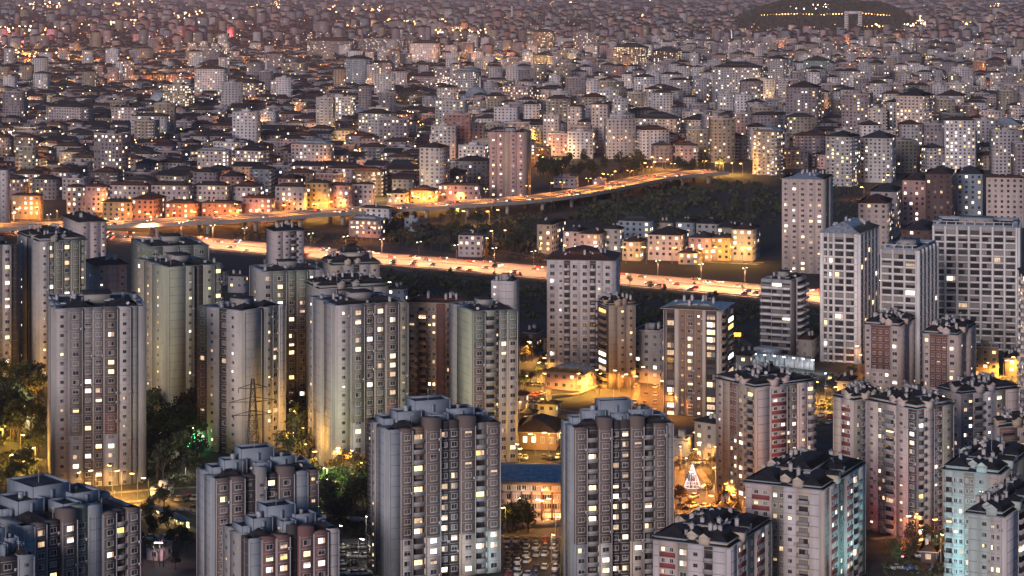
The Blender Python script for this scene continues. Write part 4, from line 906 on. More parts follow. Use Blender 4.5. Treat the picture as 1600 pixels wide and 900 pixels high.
# floodlit hoarding of the building site
def hoarding():
    X0, Y0, _ = gp(1163, 566); X1, Y1, _ = gp(1282, 580)
    root = thing('hoarding', 'long white floodlit hoarding round the building site below the balconied tower', 'hoarding', (X0, Y0, 0), math.atan2(Y1-Y0, X1-X0))
    L = math.hypot(X1-X0, Y1-Y0)*.92; k = 14; FOOT.append(((X0+X1)/2, (Y0+Y1)/2, 14))
    for i in range(k):
        m = MB(); m.box(.05, L/k-.05, 0, .15, 0, 4.4 + .25*(i % 3), 'white_wall'); m.build('panel', root, (i*L/k, 0, 0))
    m = MB(); m.box(L*.05, L*.8, .6, 9, 0, 3.6, 'grey_wall'); m.box(L*.1, L*.4, 2, 7, 3.602, 6.2, 'white_wall'); m.build('site_office', root)
    for i in range(8):
        p = gp(1164 + i*15, 570 + i*1.6)
        lamp(1166+i*15, 572+i*1.7, 'cool', 260, 'in front of the floodlit hoarding', 'cold white site lamp', 5.2, 1.3, xyz=(p[0], p[1]-4, 0), rot=1.6)
hoarding()
# white lit cone of light strings
def light_cone():
    X, Y, _ = gp(1082, 762)
    root = thing('light_tree', 'white lit cone shaped light tree on the orange lit square', 'light decoration', (X, Y, 0)); FOOT.append((X, Y, 6))
    m = MB(); m.tube((0,0,0),(0,0,7.6),.15,.08,8,'steel'); m.build('mast', root)
    for i in range(12):
        an = i*math.pi/6; m = MB(); m.tube((2.6*math.cos(an),2.6*math.sin(an),.2),(0,0,7.5),.05,.05,5,'white_neon'); m.build('light_string', root)
    m = MB()
    for z, r_ in ((.3,2.6),(2.2,1.9),(4.2,1.2)):
        for i in range(16):
            a0, a1 = i*math.pi/8, (i+1)*math.pi/8
            m.tube((r_*math.cos(a0), r_*math.sin(a0), z), (r_*math.cos(a1), r_*math.sin(a1), z), .06, .06, 5, 'white_neon', False)
    m.build('light_ring', root)
    l = bpy.data.objects.new('lamp_light', light_data('cool', (.8,.88,1), 1200)); COL.objects.link(l); l.parent = root; l.location = (0,-.5,9.2)
light_cone()
# flower shaped red and white lamps
for i, (x, k) in enumerate(((241,'cool'),(251,'red'),(257,'cool'))):
    lamp(x, 884, k, 300, 'on the plaza by the pink kiosk', {'cool': 'starry white lamp', 'red': 'red flower lamp'}[k], 6.5, 1.2, xyz=(gp(x,884)[0], gp(x,884)[1]-1.5, 0), rot=1.57*i)
# green lit garden figure
def green_figure():
    X, Y, _ = gp(301, 702)
    root = thing('light_figure', 'green neon line figure glowing in the dark garden between two towers', 'light decoration', (X, Y, 0)); m = MB()
    P = [(-1.8,0,.2),(-.9,0,2.4),(-.3,0,4.6),(.8,0,5.2),(.5,0,2.6),(1.6,0,3.4),(2.0,0,.4)]
    for p, q in zip(P, P[1:]): m.tube(p, q, .12, .12, 6, 'lamp_green')
    m.build('neon_tube', root); m = MB(); m.box(-2.4, 2.6, .2, .5, -.1, .25, 'steel'); m.build('base', root)
    l = bpy.data.objects.new('lamp_light', light_data('green', (.1,1,.3), 220)); COL.objects.link(l); l.parent = root; l.location = (0,-1.5,2.5)
green_figure()
# lattice pylons
def pylon(x, y, top_y, label):
    X, Y, _ = gp(x, y); h = H - (top_y-YH)*Y/F; root = thing('power_pylon', label, 'pylon', (X, Y, 0), .3); FOOT.append((X, Y, 4))
    m = MB(); w0, w1 = h*.085, h*.014; k = 9; r_ = .11 if Y < 1000 else .16
    lv = [(h*i/k, w0 + (w1-w0)*(i/k)**.8) for i in range(k+1)]
    for (z0, a0), (z1, a1) in zip(lv, lv[1:]):
        c0 = [(a0,a0),(a0,-a0),(-a0,-a0),(-a0,a0)]; c1 = [(a1,a1),(a1,-a1),(-a1,-a1),(-a1,a1)]
        for i in range(4):
            j = (i+1) % 4
            m.tube((*c0[i],z0),(*c1[i],z1),r_*1.2,r_*1.2,4,'dark_steel',False); m.tube((*c0[i],z0),(*c1[j],z1),r_*.7,r_*.7,4,'dark_steel',False); m.tube((*c1[i],z1),(*c1[j],z1),r_*.7,r_*.7,4,'dark_steel',False)
    m.build('mast', root)
    for f, l_ in ((.62,.20),(.76,.24),(.9,.15)):
        for s in (-1, 1):
            m = MB(); z = h*f; L = h*l_
            m.tube((0,0,z),(s*L,0,z+.3),r_,r_,4,'dark_steel',False); m.tube((0,0,z+1.6),(s*L,0,z+.3),r_,r_,4,'dark_steel',False); m.tube((s*L,0,z+.3),(s*L,0,z-1.2),.12,.12,5,'tile_slate'); m.build('cross_arm', root)
    return root
pylon(395, 742, 592, 'lattice power pylon standing before the narrow shouldered tower')
pylon(966, 352, 298, 'faint lattice pylon on the dark field, above the housing row')
pylon(1170, 350, 282, 'faint lattice pylon on the dark field, beside the pinkish tower')
# minarets
def minaret(x, yt, yb, i):
    X, Y, _ = gp(x, yb); h = H - (yt-YH)*Y/F; w = max(1.3, Y*.0005)
    o = thing('minaret', '', 'minaret', (X, Y, 0), 0, 'minarets over the far city')
    m = MB(); m.tube((0,0,0),(0,0,h*.62),w,w*.85,10,'white_wall'); m.tube((0,0,h*.645),(0,0,h*.85),w*.7,w*.6,10,'white_wall'); m.build('shaft', o)
    m = MB(); m.tube((0,0,h*.62),(0,0,h*.645),w*1.1,w*1.5,10,'white_wall'); m.build('balcony', o)
    m = MB(); m.tube((0,0,h*.85),(0,0,h),w*.72,.05,10,'tile_slate'); m.build('spire', o)
    series('of the slender towers over the far city', o, 'white minaret')
for i, a_ in enumerate(((416,84,130),(545,20,44),(533,30,46),(1142,42,72),(1484,48,72),(1506,66,94),(800,2,50),(750,110,172))): minaret(*a_, i)
# mosques with a grey dome
def mosque(x, yb, w, label):
    X, Y, _ = gp(x, yb); o = thing('mosque', label, 'mosque', (X, Y, 0), .3); FOOT.append((X, Y, w)); r0 = w*.42
    m = MB(); m.box(-w/2, w/2, -w/2, w/2, 0, w*.42, 'white_wall'); m.build('hall', o)
    m = MB(); m.tube((0,0,w*.42),(0,0,w*.5),r0*1.04,r0,20,'grey_wall'); zs = [(w*.5 + r0*math.sin(t_)*.9, r0*math.cos(t_)) for t_ in np.linspace(0, 1.5, 7)]
    for (z0, r1), (z1, r2) in zip(zs, zs[1:]): m.tube((0,0,z0),(0,0,z1),r1,max(r2,.05),20,'tin_pale')
    m.build('dome', o)
    for sx in (-1, 1):
        for sy in (-1, 1):
            m = MB(); q = w*.13
            for (z0, r1), (z1, r2) in (((w*.42, q),(w*.5, q*.9)),((w*.5, q*.9),(w*.56, .1))): m.tube((0,0,z0),(0,0,z1),r1,r2,12,'tin_pale')
            m.build('small_dome', o, (sx*w*.36, sy*w*.36, 0))
for a_ in ((424,131,30,'domed mosque beside the pale minaret over the low dark roofs'), (1118,98,44,'domed mosque in the city below the wooded hill'), (744,172,34,'domed mosque near the cold white lamp'), (250,176,30,'small domed mosque among the low dark roofs'), (1512,95,44,'domed mosque beside a minaret near the right edge'), (560,200,26,'small domed mosque before the grey mid-rise tower')): mosque(*a_)
# square frame shaped building before the hill
def frame_building():
    X, Y, _ = gp(1331, 53.5); s = Y/F; root = thing('frame_building', 'square frame shaped building with a hole in it, in front of the wooded hill', 'building', (X, Y-30, 0), -.15); FOOT.append((X, Y, 60))
    m = MB(); w, h, t = 27*s, 36*s, 6*s
    m.box(-w/2, -w/2+t, 0, 30, 0, h, 'white_wall'); m.box(w/2-t, w/2, 0, 30, 0, h, 'white_wall'); m.box(-w/2+t+.1, w/2-t-.1, .3, 29.7, h-t*.7, h-.3, 'white_wall'); m.box(-w/2+t+.1, w/2-t-.1, .3, 29.7, 0, t*.6, 'white_wall'); m.build('wall', root)
    m = MB()
    for i in range(10):
        for u in (-w/2+t/2, w/2-t/2): m.box(u-t*.35, u+t*.35, -.2, .1, 3+i*h/10.5, 5.2+i*h/10.5, 'glass_dark')
    m.build('window', root, kind='stuff')
frame_building()
# orange billboards
for i, (x, y, w, lab) in enumerate(((1151, 540, 13, 'orange lit billboard in the dark right of the brown blue-roofed tower'), (866, 700, 12, 'orange lit sign over the bright shopfront'))):
    X, Y, _ = gp(x, y); s = Y/F; o = thing('billboard', lab, 'billboard', (X, Y, 0), 0)
    m = MB(); m.box(-w*s/2, w*s/2, -.2, .2, 4, 4+4*s*1.4, 'sign_orange'); m.build('panel', o)
    m = MB(); m.box(-w*s*.3-.15, -w*s*.3+.15, -.15, .15, 0, 3.998, 'steel'); m.box(w*s*.3-.15, w*s*.3+.15, -.15, .15, 0, 3.998, 'steel'); m.build('post', o)

# plaza at the lower left: curved low walls, lit canopy, path
def arc_wall(cx, cy, r_, a0, a1, label):
    X, Y, _ = gp(cx, cy); o = thing('low_wall', label, 'wall', (X, Y, 0)); m = MB(); k = 14
    for i in range(k):
        b0 = R(a0 + (a1-a0)*i/k); b1 = R(a0 + (a1-a0)*(i+1)/k)
        P = [(r_*math.cos(b0), r_*math.sin(b0)), (r_*math.cos(b1), r_*math.sin(b1)), ((r_+.5)*math.cos(b1), (r_+.5)*math.sin(b1)), ((r_+.5)*math.cos(b0), (r_+.5)*math.sin(b0))]
        m.add([(*p, 0) for p in P] + [(*p, .9) for p in P], BOXF, 'kerb_stone')
    m.build('stone_course', o)
arc_wall(262, 815, 13, 20, 150, 'curved pale low wall by the lit canopy on the left plaza')
arc_wall(292, 800, 12, -60, 40, 'curved pale low wall ending at the twin stepped towers')
def canopy():
    X0, Y0, _ = gp(238, 806); X1, Y1, _ = gp(292, 832); L = math.hypot(X1-X0, Y1-Y0)
    o = thing('canopy', 'long flat canopy with yellow lit underside on the left plaza', 'canopy', (X0, Y0, 0), math.atan2(Y1-Y0, X1-X0)); FOOT.append(((X0+X1)/2, (Y0+Y1)/2, 6))
    m = MB(); m.box(0, L, -1.6, 1.6, 3.0, 3.3, 'kerb_stone'); m.build('roof', o)
    for i in range(6):
        m = MB(); m.box(-.15, .15, -.15, .15, 0, 2.998, 'steel'); m.build('post', o, (.5+i*(L-1)/5, -1.3, 0)); m = MB(); m.box(-.9, .9, .9, 1.0, 1.0, 2.6, 'lit_yellow'); m.build('lit_panel', o, (1.6+i*(L-3)/5, 0, 0))
    l = bpy.data.objects.new('lamp_light', light_data('yellow', (1,.62,.2), 500)); COL.objects.link(l); l.parent = o; l.location = (L/2, -1, 2.6)
canopy()
# small pavilion on the wood's edge, truck, garden wall
def fence_wall(pts, h_, name, label, mat_='kerb_stone'):
    P = [gp(x, y) for x, y in pts]; o = thing(name, label, 'wall', P[0]); m = MB()
    for (xa, ya, _), (xb, yb, _) in zip(P, P[1:]):
        an = math.atan2(yb-ya, xb-xa); L = math.hypot(xb-xa, yb-ya); k = max(1, int(L/6))
        for i in range(k):
            m = MB(); m.box(.04, L/k-.04, -.15, .15, 0, h_, mat_); m.build('panel', o, (xa-P[0][0] + math.cos(an)*i*L/k, ya-P[0][1] + math.sin(an)*i*L/k, 0), an)
fence_wall([(806,628),(862,622),(905,618),(935,605)], 1.2, 'garden_wall', 'pale garden wall curving before the low pink building')
fence_wall([(786,828),(880,824)], 2.2, 'garden_wall', 'dark garden wall behind the car park of the school like building', 'grey_flank')
fence_wall([(500,812),(584,818)], 1.6, 'garden_wall', 'low wall between the green lit trees and the car park', 'grey_flank')
fence_wall([(224,712),(312,716)], 2.4, 'garden_wall', 'grey retaining wall in the dark garden', 'grey_flank')
fence_wall([(1030,726),(1060,722)], 2, 'garden_wall', 'low wall beside the orange lit square', 'kerb_stone')

# ------------------------------------------------------------------ trees
TREES = {}
def tree_protos():
    for kind, n in (('leaf_dark', 3), ('leaf_mid', 3), ('leaf_brown', 2)):
        for v in range(n):
            r = np.random.RandomState(hash(kind) % 97 + v*5 if False else {'leaf_dark':10,'leaf_mid':20,'leaf_brown':30}[kind]+v)
            t = MB(); t.tube((0,0,-.2),(.1,.05,3.4),.24,.14,7,'bark')
            cl = []
            for i in range(6):
                an = i*1.05 + r.rand(); rad = .8 + 1.3*r.rand(); z = 4.0 + 2.8*r.rand()
                e = (rad*math.cos(an), rad*math.sin(an), z); t.tube((.07,.03,2.2+.25*i*.6), e, .10, .03, 5, 'bark'); cl.append(e)
            cl.append((.1,0,7.4)); cl.append((0,.2,5.6))
            c = MB(); V = []; F_ = []
            for e in cl:
                k = 52; d = r.randn(k, 3); d /= np.linalg.norm(d, axis=1)[:, None]; rr = (.55+.75*r.rand(k))*(1.15)
                P = np.array(e) + d*rr[:, None]*np.array([1.15, 1.15, .85])
                for p in P:
                    a1 = r.randn(3); a1 /= np.linalg.norm(a1); a2 = np.cross(a1, r.randn(3)); a2 /= np.linalg.norm(a2); s = .24+.22*r.rand(); q = len(V)
                    V += [p-a1*s, p+a2*s*.8, p+a1*s, p-a2*s*.8]; F_.append((q, q+1, q+2, q+3))
            c.add(V, np.array(F_), kind)
            TREES.setdefault(kind, []).append((t.mesh('trunk'), c.mesh('crown')))
tree_protos()
def in_foot(X, Y, pad=0):
    return any((X-a)**2 + (Y-b)**2 < (r_+pad)**2 for a, b, r_ in FOOT)
def grove(place, n, x0, x1, y0, y1, kinds=('leaf_dark',), s0=.8, s1=1.3, slope=0, noun='tree', chk=False):
    c = 0
    for _ in range(n*6):
        if c >= n: break
        u = rng.random(); x = x0 + (x1-x0)*u; y = rng.uniform(y0, y1) + slope*(u-.5)
        X, Y, _z = gp(x, y)
        if chk and in_foot(X, Y, -6): continue
        k = rng.choice(kinds); tm, cm = rng.choice(TREES[k]); s = rng.uniform(s0, s1)
        o = thing('tree', '', 'tree', (X, Y, 0), rng.uniform(0, 6.28), 'trees ' + place); o.scale = (s, s, s*rng.uniform(.85, 1.15))
        inst(tm, 'trunk', o); inst(cm, 'crown', o)
        series(place, o, ('small ' if s < (s0+s1)/2 else 'large ') + {'leaf_dark': 'dark green ', 'leaf_mid': 'green ', 'leaf_brown': 'brownish '}[k] + noun); c += 1
grove('in the park below the left edge towers', 46, -30, 64, 600, 775, ('leaf_dark','leaf_mid'), 1.0, 1.6)
grove('in the garden round the green light figure', 34, 229, 318, 648, 758, ('leaf_dark','leaf_mid'), 1.0, 1.6)
grove('in the gap right of the shouldered tower', 20, 442, 486, 640, 742, ('leaf_dark','leaf_mid','leaf_brown'))
grove('beside the twin stepped towers', 20, 498, 580, 770, 838, ('leaf_dark','leaf_mid'), .9, 1.4)
grove('along the street behind the twin stepped towers', 8, 486, 575, 738, 752, ('leaf_dark','leaf_brown'), .6, 1.0)
grove('beside the school like building', 12, 783, 830, 822, 836, ('leaf_dark','leaf_mid'), .7, 1.1)
grove('in the orange lit junction', 14, 808, 850, 545, 620, ('leaf_brown','leaf_mid'), .6, 1.0, chk=True)
grove('in the wood beside the elevated road', 32, 835, 1008, 262, 284, ('leaf_dark',), 1.2, 2.0, 0)
grove('in a line above the dark field', 10, 1050, 1128, 270, 274, ('leaf_dark',), 1.3, 1.8)
grove('in the scrub between motorway and elevated road', 28, 600, 850, 346, 398, ('leaf_dark','leaf_brown'), .8, 1.5, 22, chk=True)
grove('on the bank below the motorway', 18, 640, 1270, 432, 470, ('leaf_dark',), .35, .7, 30)
grove('in the shrub land below the hoarding', 18, 1150, 1345, 590, 640, ('leaf_dark','leaf_brown'), .4, .8, chk=True)
grove('on the left plaza', 16, 218, 312, 792, 900, ('leaf_dark','leaf_mid'), .5, .9, chk=True)
grove('by the street under the front right towers', 8, 1386, 1478, 856, 900, ('leaf_dark','leaf_mid'), .6, 1.0)
grove('along the street by the light tree', 14, 1062, 1150, 730, 812, ('leaf_brown','leaf_mid'), .5, .9, 20, chk=True)

# ------------------------------------------------------------------ cars
CARP = {}
def car_proto(cm):
    if cm in CARP: return CARP[cm]
    b = MB()     # lower body and cabin, front towards +x
    def sec(xs, w, m, taper=.0):
        for (xa, za0, za1, wa), (xb, zb0, zb1, wb) in zip(xs, xs[1:]):
            b.add([(xa,-wa,za0),(xb,-wb,zb0),(xb,wb,zb0),(xa,wa,za0),(xa,-wa*.94,za1),(xb,-wb*.94,zb1),(xb,wb*.94,zb1),(xa,wa*.94,za1)], BOXF, m)
    sec([(-2.15,.42,.80,.74),(-1.95,.30,.92,.85),(-1.2,.26,.97,.88),(.75,.26,.95,.88),(1.7,.28,.82,.85),(2.15,.40,.66,.72)], 0, cm)
    sec([(-.95,1.38,1.44,.62),(.15,1.40,1.46,.64)], 0, cm)
    body = b.mesh('body')
    g = MB(); g.add([(-1.75,-.80,.93),(.95,-.80,.93),(.95,.80,.93),(-1.75,.80,.93),(-.98,-.62,1.40),(.2,-.62,1.40),(.2,.62,1.40),(-.98,.62,1.40)], BOXF, 'glass_dark'); gl = g.mesh('window_glass')
    w = MB(); w.tube((0,-.11,0),(0,.11,0),.33,.33,12,'tyre'); w.tube((0,.11,0),(0,.13,0),.2,.2,10,'car_silver'); wh_ = w.mesh('wheel')
    h = MB(); h.box(-.05,.05,-.16,.16,-.07,.07,'frame_white'); hd = h.mesh('headlight')
    h = MB(); h.box(-.04,.04,-.16,.16,-.07,.07,'red_panel'); tl = h.mesh('tail_light')
    CARP[cm] = (body, gl, wh_, hd, tl); return CARP[cm]
CN = {'car_white': 'white', 'car_silver': 'silver', 'car_grey': 'dark grey', 'car_black': 'black', 'car_red': 'red', 'car_blue': 'blue'}
def parked(x, y, ang, place):
    X, Y, _ = gp(x, y); cm = rng.choice(['car_white']*5 + ['car_silver']*4 + ['car_grey']*3 + ['car_black']*2 + ['car_red', 'car_blue'])
    o = thing('parked_car', '', 'car', (X, Y, .03), ang, 'cars parked ' + place); bo, gl, wh_, hd, tl = car_proto(cm)
    inst(bo, 'body', o); inst(gl, 'window_glass', o)
    for sx in (-1.3, 1.35):
        for sy in (-.78, .78): inst(wh_, 'wheel', o, (sx, sy, .33), 0 if sy > 0 else math.pi)
    for sy in (-.55, .55): inst(hd, 'headlight', o, (2.12, sy, .6)); inst(tl, 'tail_light', o, (-2.12, sy, .72))
    series(place, o, CN[cm] + ' parked car')
def lot(place, x0, x1, y0, y1, rows, per, ang, fill=.85):
    for j in range(rows):
        y = y0 + (y1-y0)*(j+.5)/rows
        for i in range(per):
            if rng.random() > fill: continue
            parked(x0 + (x1-x0)*(i+.5+rng.uniform(-.12,.12))/per, y + rng.uniform(-1.3, 1.3), R(ang) + rng.uniform(-.06, .06) + (math.pi if rng.random() < .5 else 0), place)
lot('in the car park before the school like building', 786, 874, 842, 905, 6, 6, 80)
lot('in the car park beside the tall middle tower', 530, 575, 850, 905, 4, 3, 20, .95)
lot('in the lot by the dark garden', 292, 312, 772, 806, 2, 3, 85, .9)
lot('in the lot by the low white shed', 268, 296, 774, 790, 1, 4, 80, 1)
lot('on the square behind the light tree', 1058, 1112, 702, 732, 2, 4, 30, .8)
lot('in the lot between the two dark roofed pink towers', 1274, 1304, 645, 668, 2, 2, 60, .9)
lot('among the shrubs under the hoarding', 1170, 1340, 588, 616, 2, 9, 80, .8)
lot('by the red lit street', 1395, 1470, 862, 898, 2, 4, 10, .8)
lot('around the orange lit junction', 815, 850, 596, 640, 3, 5, 60, .7)
lot('by the slim blank beige tower', 985, 1030, 600, 650, 4, 3, 80, .7)
lot('before the bright shopfront', 806, 876, 712, 722, 1, 7, 85, .9)
lot('along the street by the light tree', 1058, 1110, 742, 800, 4, 3, 50, .6)
lot('in the right edge street', 1545, 1600, 596, 612, 2, 4, 20, .7)
lot('on the street behind the twin stepped towers', 500, 580, 746, 758, 2, 5, 5, .6)
lot('on the left plaza', 226, 300, 838, 850, 1, 6, 10, .8)
# moving cars
RC = {}
def road_car(cm):
    if cm in RC: return RC[cm]
    b = MB()
    for me, dx, dy, dz in ((0,0,0,0),):
        for (xa, za0, za1, wa), (xb, zb0, zb1, wb) in zip([(-2.15,.42,.80,.74),(-1.2,.26,.97,.88),(.75,.26,.95,.88),(2.15,.40,.66,.72)][:-1], [(-2.15,.42,.80,.74),(-1.2,.26,.97,.88),(.75,.26,.95,.88),(2.15,.40,.66,.72)][1:]):
            b.add([(xa,-wa,za0),(xb,-wb,zb0),(xb,wb,zb0),(xa,wa,za0),(xa,-wa,za1),(xb,-wb,zb1),(xb,wb,zb1),(xa,wa,za1)], BOXF, cm)
    b.add([(-1.75,-.80,.9),(.95,-.80,.9),(.95,.80,.9),(-1.75,.80,.9),(-.98,-.62,1.42),(.2,-.62,1.42),(.2,.62,1.42),(-.98,.62,1.42)], BOXF, 'glass_dark')
    for sx in (-1.3,1.35):
        for sy in (-.8,.8): b.tube((sx,sy-.1,.33),(sx,sy+.1,.33),.33,.33,8,'tyre')
    bm = b.mesh('body')
    h = MB(); h.box(2.1,2.2,-.75,-.3,.45,.8,'head_light'); h.box(2.1,2.2,.3,.75,.45,.8,'head_light'); hm = h.mesh('headlight')
    h = MB(); h.box(-2.2,-2.1,-.8,-.35,.55,.9,'tail_light'); h.box(-2.2,-2.1,.35,.8,.55,.9,'tail_light'); tm = h.mesh('tail_light')
    RC[cm] = (bm, hm, tm); return RC[cm]
def moving(s, off, rev, cum, Q_, N_, D_, z, place):
    p, nn, an = at_s(s, cum, Q_, N_, D_); q = p + nn*off
    x_, y_ = px(q[0], q[1], z)
    if not (-20 < x_ < 1620): return
    cm = rng.choice(['car_white','car_silver','car_grey','car_black','car_red','car_blue'])
    o = thing('moving_car', '', 'car', (q[0], q[1], z+.02), an + (math.pi if rev else 0), 'cars ' + place)
    bm, hm, tm = road_car(cm); inst(bm, 'body', o); inst(hm, 'headlight', o); inst(tm, 'tail_light', o)
    series(place, o, CN[cm] + ' car')
for lane in (5, 10, 15, 19):
    s = rng.uniform(0, 20)
    while s < CUM[-1]: moving(s, lane, False, CUM, MQ, MN, MD, .01, 'on the far carriageway of the motorway'); s += rng.uniform(24, 60)
    s = rng.uniform(0, 20)
    while s < CUM[-1]: moving(s, -lane, True, CUM, MQ, MN, MD, .01, 'on the near carriageway of the motorway'); s += rng.uniform(24, 60)
for lane in (-9, -4.5, 4.5, 9):
    s = rng.uniform(0, 30)
    while s < VCUM[-1]: moving(s, lane, lane < 0, VCUM, VQ, VN, VD, VZ, 'on the elevated road'); s += rng.uniform(45, 110)

# ------------------------------------------------------------------ street lamps
MWATT, VWATT = 62000, 26000
for s in np.arange(10, CUM[-1], 26):
    p, nn, an = at_s(s); x_, y_ = px(p[0], p[1])
    if -40 < x_ < 1640: lamp(0, 0, 'warm', MWATT, 'on the motorway median', 'tall double armed street lamp', 11, .6, True, 0, (p[0], p[1], 0), an+math.pi/2)
for s in np.arange(12, VCUM[-1], 38):
    p, nn, an = at_s(s, VCUM, VQ, VN, VD); x_, y_ = px(p[0], p[1])
    if -40 < x_ < 1300: lamp(0, 0, 'sodium', VWATT, 'on the elevated road', 'orange street lamp', 9, .7, True, VZ, (p[0], p[1], VZ), an+math.pi/2)
LAMPK = .5
G1_ = [('in the park below the left edge towers', 'yellow', 7000, [(8,640),(20,660),(4,690),(32,700),(50,668),(14,735),(40,745),(55,720),(20,612),(60,600)]),
 ('in the park below the left edge towers', 'white', 9000, [(48,655)]),
 ('in the dark garden', 'white', 2200, [(262,666),(300,675),(312,690),(268,722),(290,745),(245,700)]),
 ('right of the shouldered tower', 'yellow', 6000, [(450,650),(462,680),(470,705),(452,715),(478,735)]),
 ('on the plaza below the lilac grey tower', 'yellow', 8000, [(190,776),(215,782),(176,770),(150,776),(120,782),(232,790)]),
 ('along the street behind the twin stepped towers', 'yellow', 9000, [(520,740),(548,742),(570,735),(560,762),(500,745),(585,752)]),
 ('in the green lit trees', 'lime', 9000, [(511,772),(506,792)]),
 ('in the car park beside the tall middle tower', 'white', 900, [(572,850),(534,870),(560,888)]),
 ('in the car park before the school like building', 'yellow', 1500, [(862,880),(790,836),(868,850)]),
 ('by the school like building', 'sodium', 2600, [(866,824),(850,825)]),
 ('by the school like building', 'white', 900, [(832,824),(808,824)]),
 ('around the orange lit junction', 'yellow', 14000, [(820,548),(832,565),(812,590),(838,600),(822,622),(846,616),(856,592),(900,618),(930,612),(950,600),(936,618)]),
 ('around the orange lit junction', 'sodium', 13000, [(968,612),(985,618),(1000,622),(1012,606),(1030,628),(1040,650),(1018,590),(1004,560),(1035,610)]),
 ('before the bright shopfront', 'yellow', 5500, [(812,662),(836,716),(858,714),(876,716),(800,716),(850,660)]),
 ('along the street by the light tree', 'sodium', 12000, [(1064,735),(1072,758),(1088,778),(1104,800),(1118,820),(1095,742),(1112,738),(1128,745),(1118,770),(1130,800)]),
 ('by the cream house under the brown tower', 'yellow', 3200, [(1100,730),(1120,728),(1080,715)]),
 ('at the foot of the pinkish tower', 'sodium', 5000, [(1140,815),(1160,820)]),
 ('between the two dark roofed pink towers', 'yellow', 16000, [(1290,624),(1278,632),(1300,640)]),
 ('at the right edge street', 'yellow', 13000, [(1545,600),(1568,596),(1590,590),(1580,612),(1600,604)]),
 ('in the lane right of the first gridded tower', 'sodium', 3800, [(1346,572),(1350,560),(1342,585)]),
 ('in the lane behind the lilac grey tower', 'sodium', 3800, [(134,480),(130,455),(128,430),(140,500)]),
 ('at the flank of the pale green tower', 'yellow', 3000, [(812,735),(806,742)]),
 ('in the gap beside the brown balconied tower', 'yellow', 5200, [(633,622),(636,600)]),
 ('by the red lit street', 'sodium', 2200, [(1410,852),(1432,850),(1452,858),(1470,880)]),
 ('behind the dark green fronted tower', 'sodium', 3500, [(384,520),(388,500),(612,470)]),
 ('in the housing row', 'yellow', 5500, [(1120,412),(1140,412),(1160,412),(1175,412),(978,412),(1100,414)]),
 ('in the housing row', 'sodium', 3200, [(845,404),(880,408),(905,410),(930,410),(1010,412),(1050,412)]),
 ('along the front row above the elevated road', 'sodium', 9000, [(30,348),(60,345),(45,346),(165,338),(180,345),(200,356),(235,356),(270,354),(300,353),(340,353),(370,350),(400,349),(440,342),(520,336),(540,334),(620,330),(650,327),(690,324),(720,322),(60,318),(76,300)]),
 ('along the front row above the elevated road', 'yellow', 16000, [(488,340),(498,339),(168,334),(655,328),(668,327)]),
 ('under the elevated road', 'yellow', 7000, [(728,352),(745,353),(765,352),(780,350),(712,348)]),
 ('by the lone grey house', 'sodium', 6000, [(770,384),(790,384),(760,396)]),
 ('before the pale pink house', 'sodium', 6000, [(566,376),(556,378),(580,378)]),
 ('where the elevated road meets the city', 'sodium', 15000, [(860,305),(990,276),(1005,272),(1020,270),(1040,266),(1060,264),(945,290),(960,286),(850,262)]),
 ('in the bright street right of the wood', 'yellow', 22000, [(1022,262),(1035,264),(1118,272),(1130,272),(1145,272),(1185,272),(1160,273)]),
 ('between the tallest tan tower and the hill road', 'sodium', 14000, [(745,262),(738,258),(752,264),(832,256),(842,258)]),
 ('in the lit garden at the right edge', 'yellow', 16000, [(1575,222),(1590,230),(1560,236),(1582,240)]),
 ('behind the cream rounded block', 'sodium', 12000, [(1378,300),(1384,292),(1350,312)])]
for place, kind, w, pts in G1_:
    for x, y in pts: lamp(x, y, kind, w*LAMPK, place, hgt=(4.5 if ('park below' in place or 'garden' in place and y > 500) else 8) if y > 500 else 9, big=1.0 if y > 500 else 1.5, spot=None if ('front row' in place or 'housing' in place or 'city' in place or 'bright street' in place or 'tan tower' in place or 'school' in place or 'shopfront' in place or 'park below' in place or 'shouldered' in place or 'green lit' in place or 'gap beside' in place) else 165)
FARL = [(768,104,'sodium'),(772,110,'sodium'),(764,112,'yellow'),(200,110,'sodium'),(203,130,'yellow'),(745,172,'cool'),(705,62,'yellow'),(712,68,'white'),(150,60,'sodium'),(24,96,'yellow'),(40,78,'red'),(55,108,'sodium'),(130,108,'sodium'),
        (190,45,'sodium'),(205,52,'sodium'),(20,150,'cool'),(350,70,'red'),(240,78,'red'),(1000,26,'white'),(985,38,'yellow'),(1082,34,'white'),(1142,32,'sodium'),(1172,72,'white'),(1090,46,'sodium'),(1440,52,'white'),(1425,30,'yellow'),
        (1455,46,'yellow'),(1470,48,'yellow'),(1590,44,'yellow'),(1580,50,'white'),(1210,62,'sodium'),(1560,232,'cool'),(290,28,'yellow'),(620,50,'sodium'),(552,52,'yellow'),(830,124,'yellow'),(1322,262,'sodium'),(18,236,'white'),(420,118,'cool'),(1330,290,'sodium')]
for x, y, k in FARL: lamp(x, y, k, (14000 if k in ('cool', 'white') else 60000) if y > 130 else 160000, 'in the far city', hgt=18 if y > 130 else 24, big=1.6 + (300-y)/90., spot=None)
lr = random.Random(5); cnt = 0
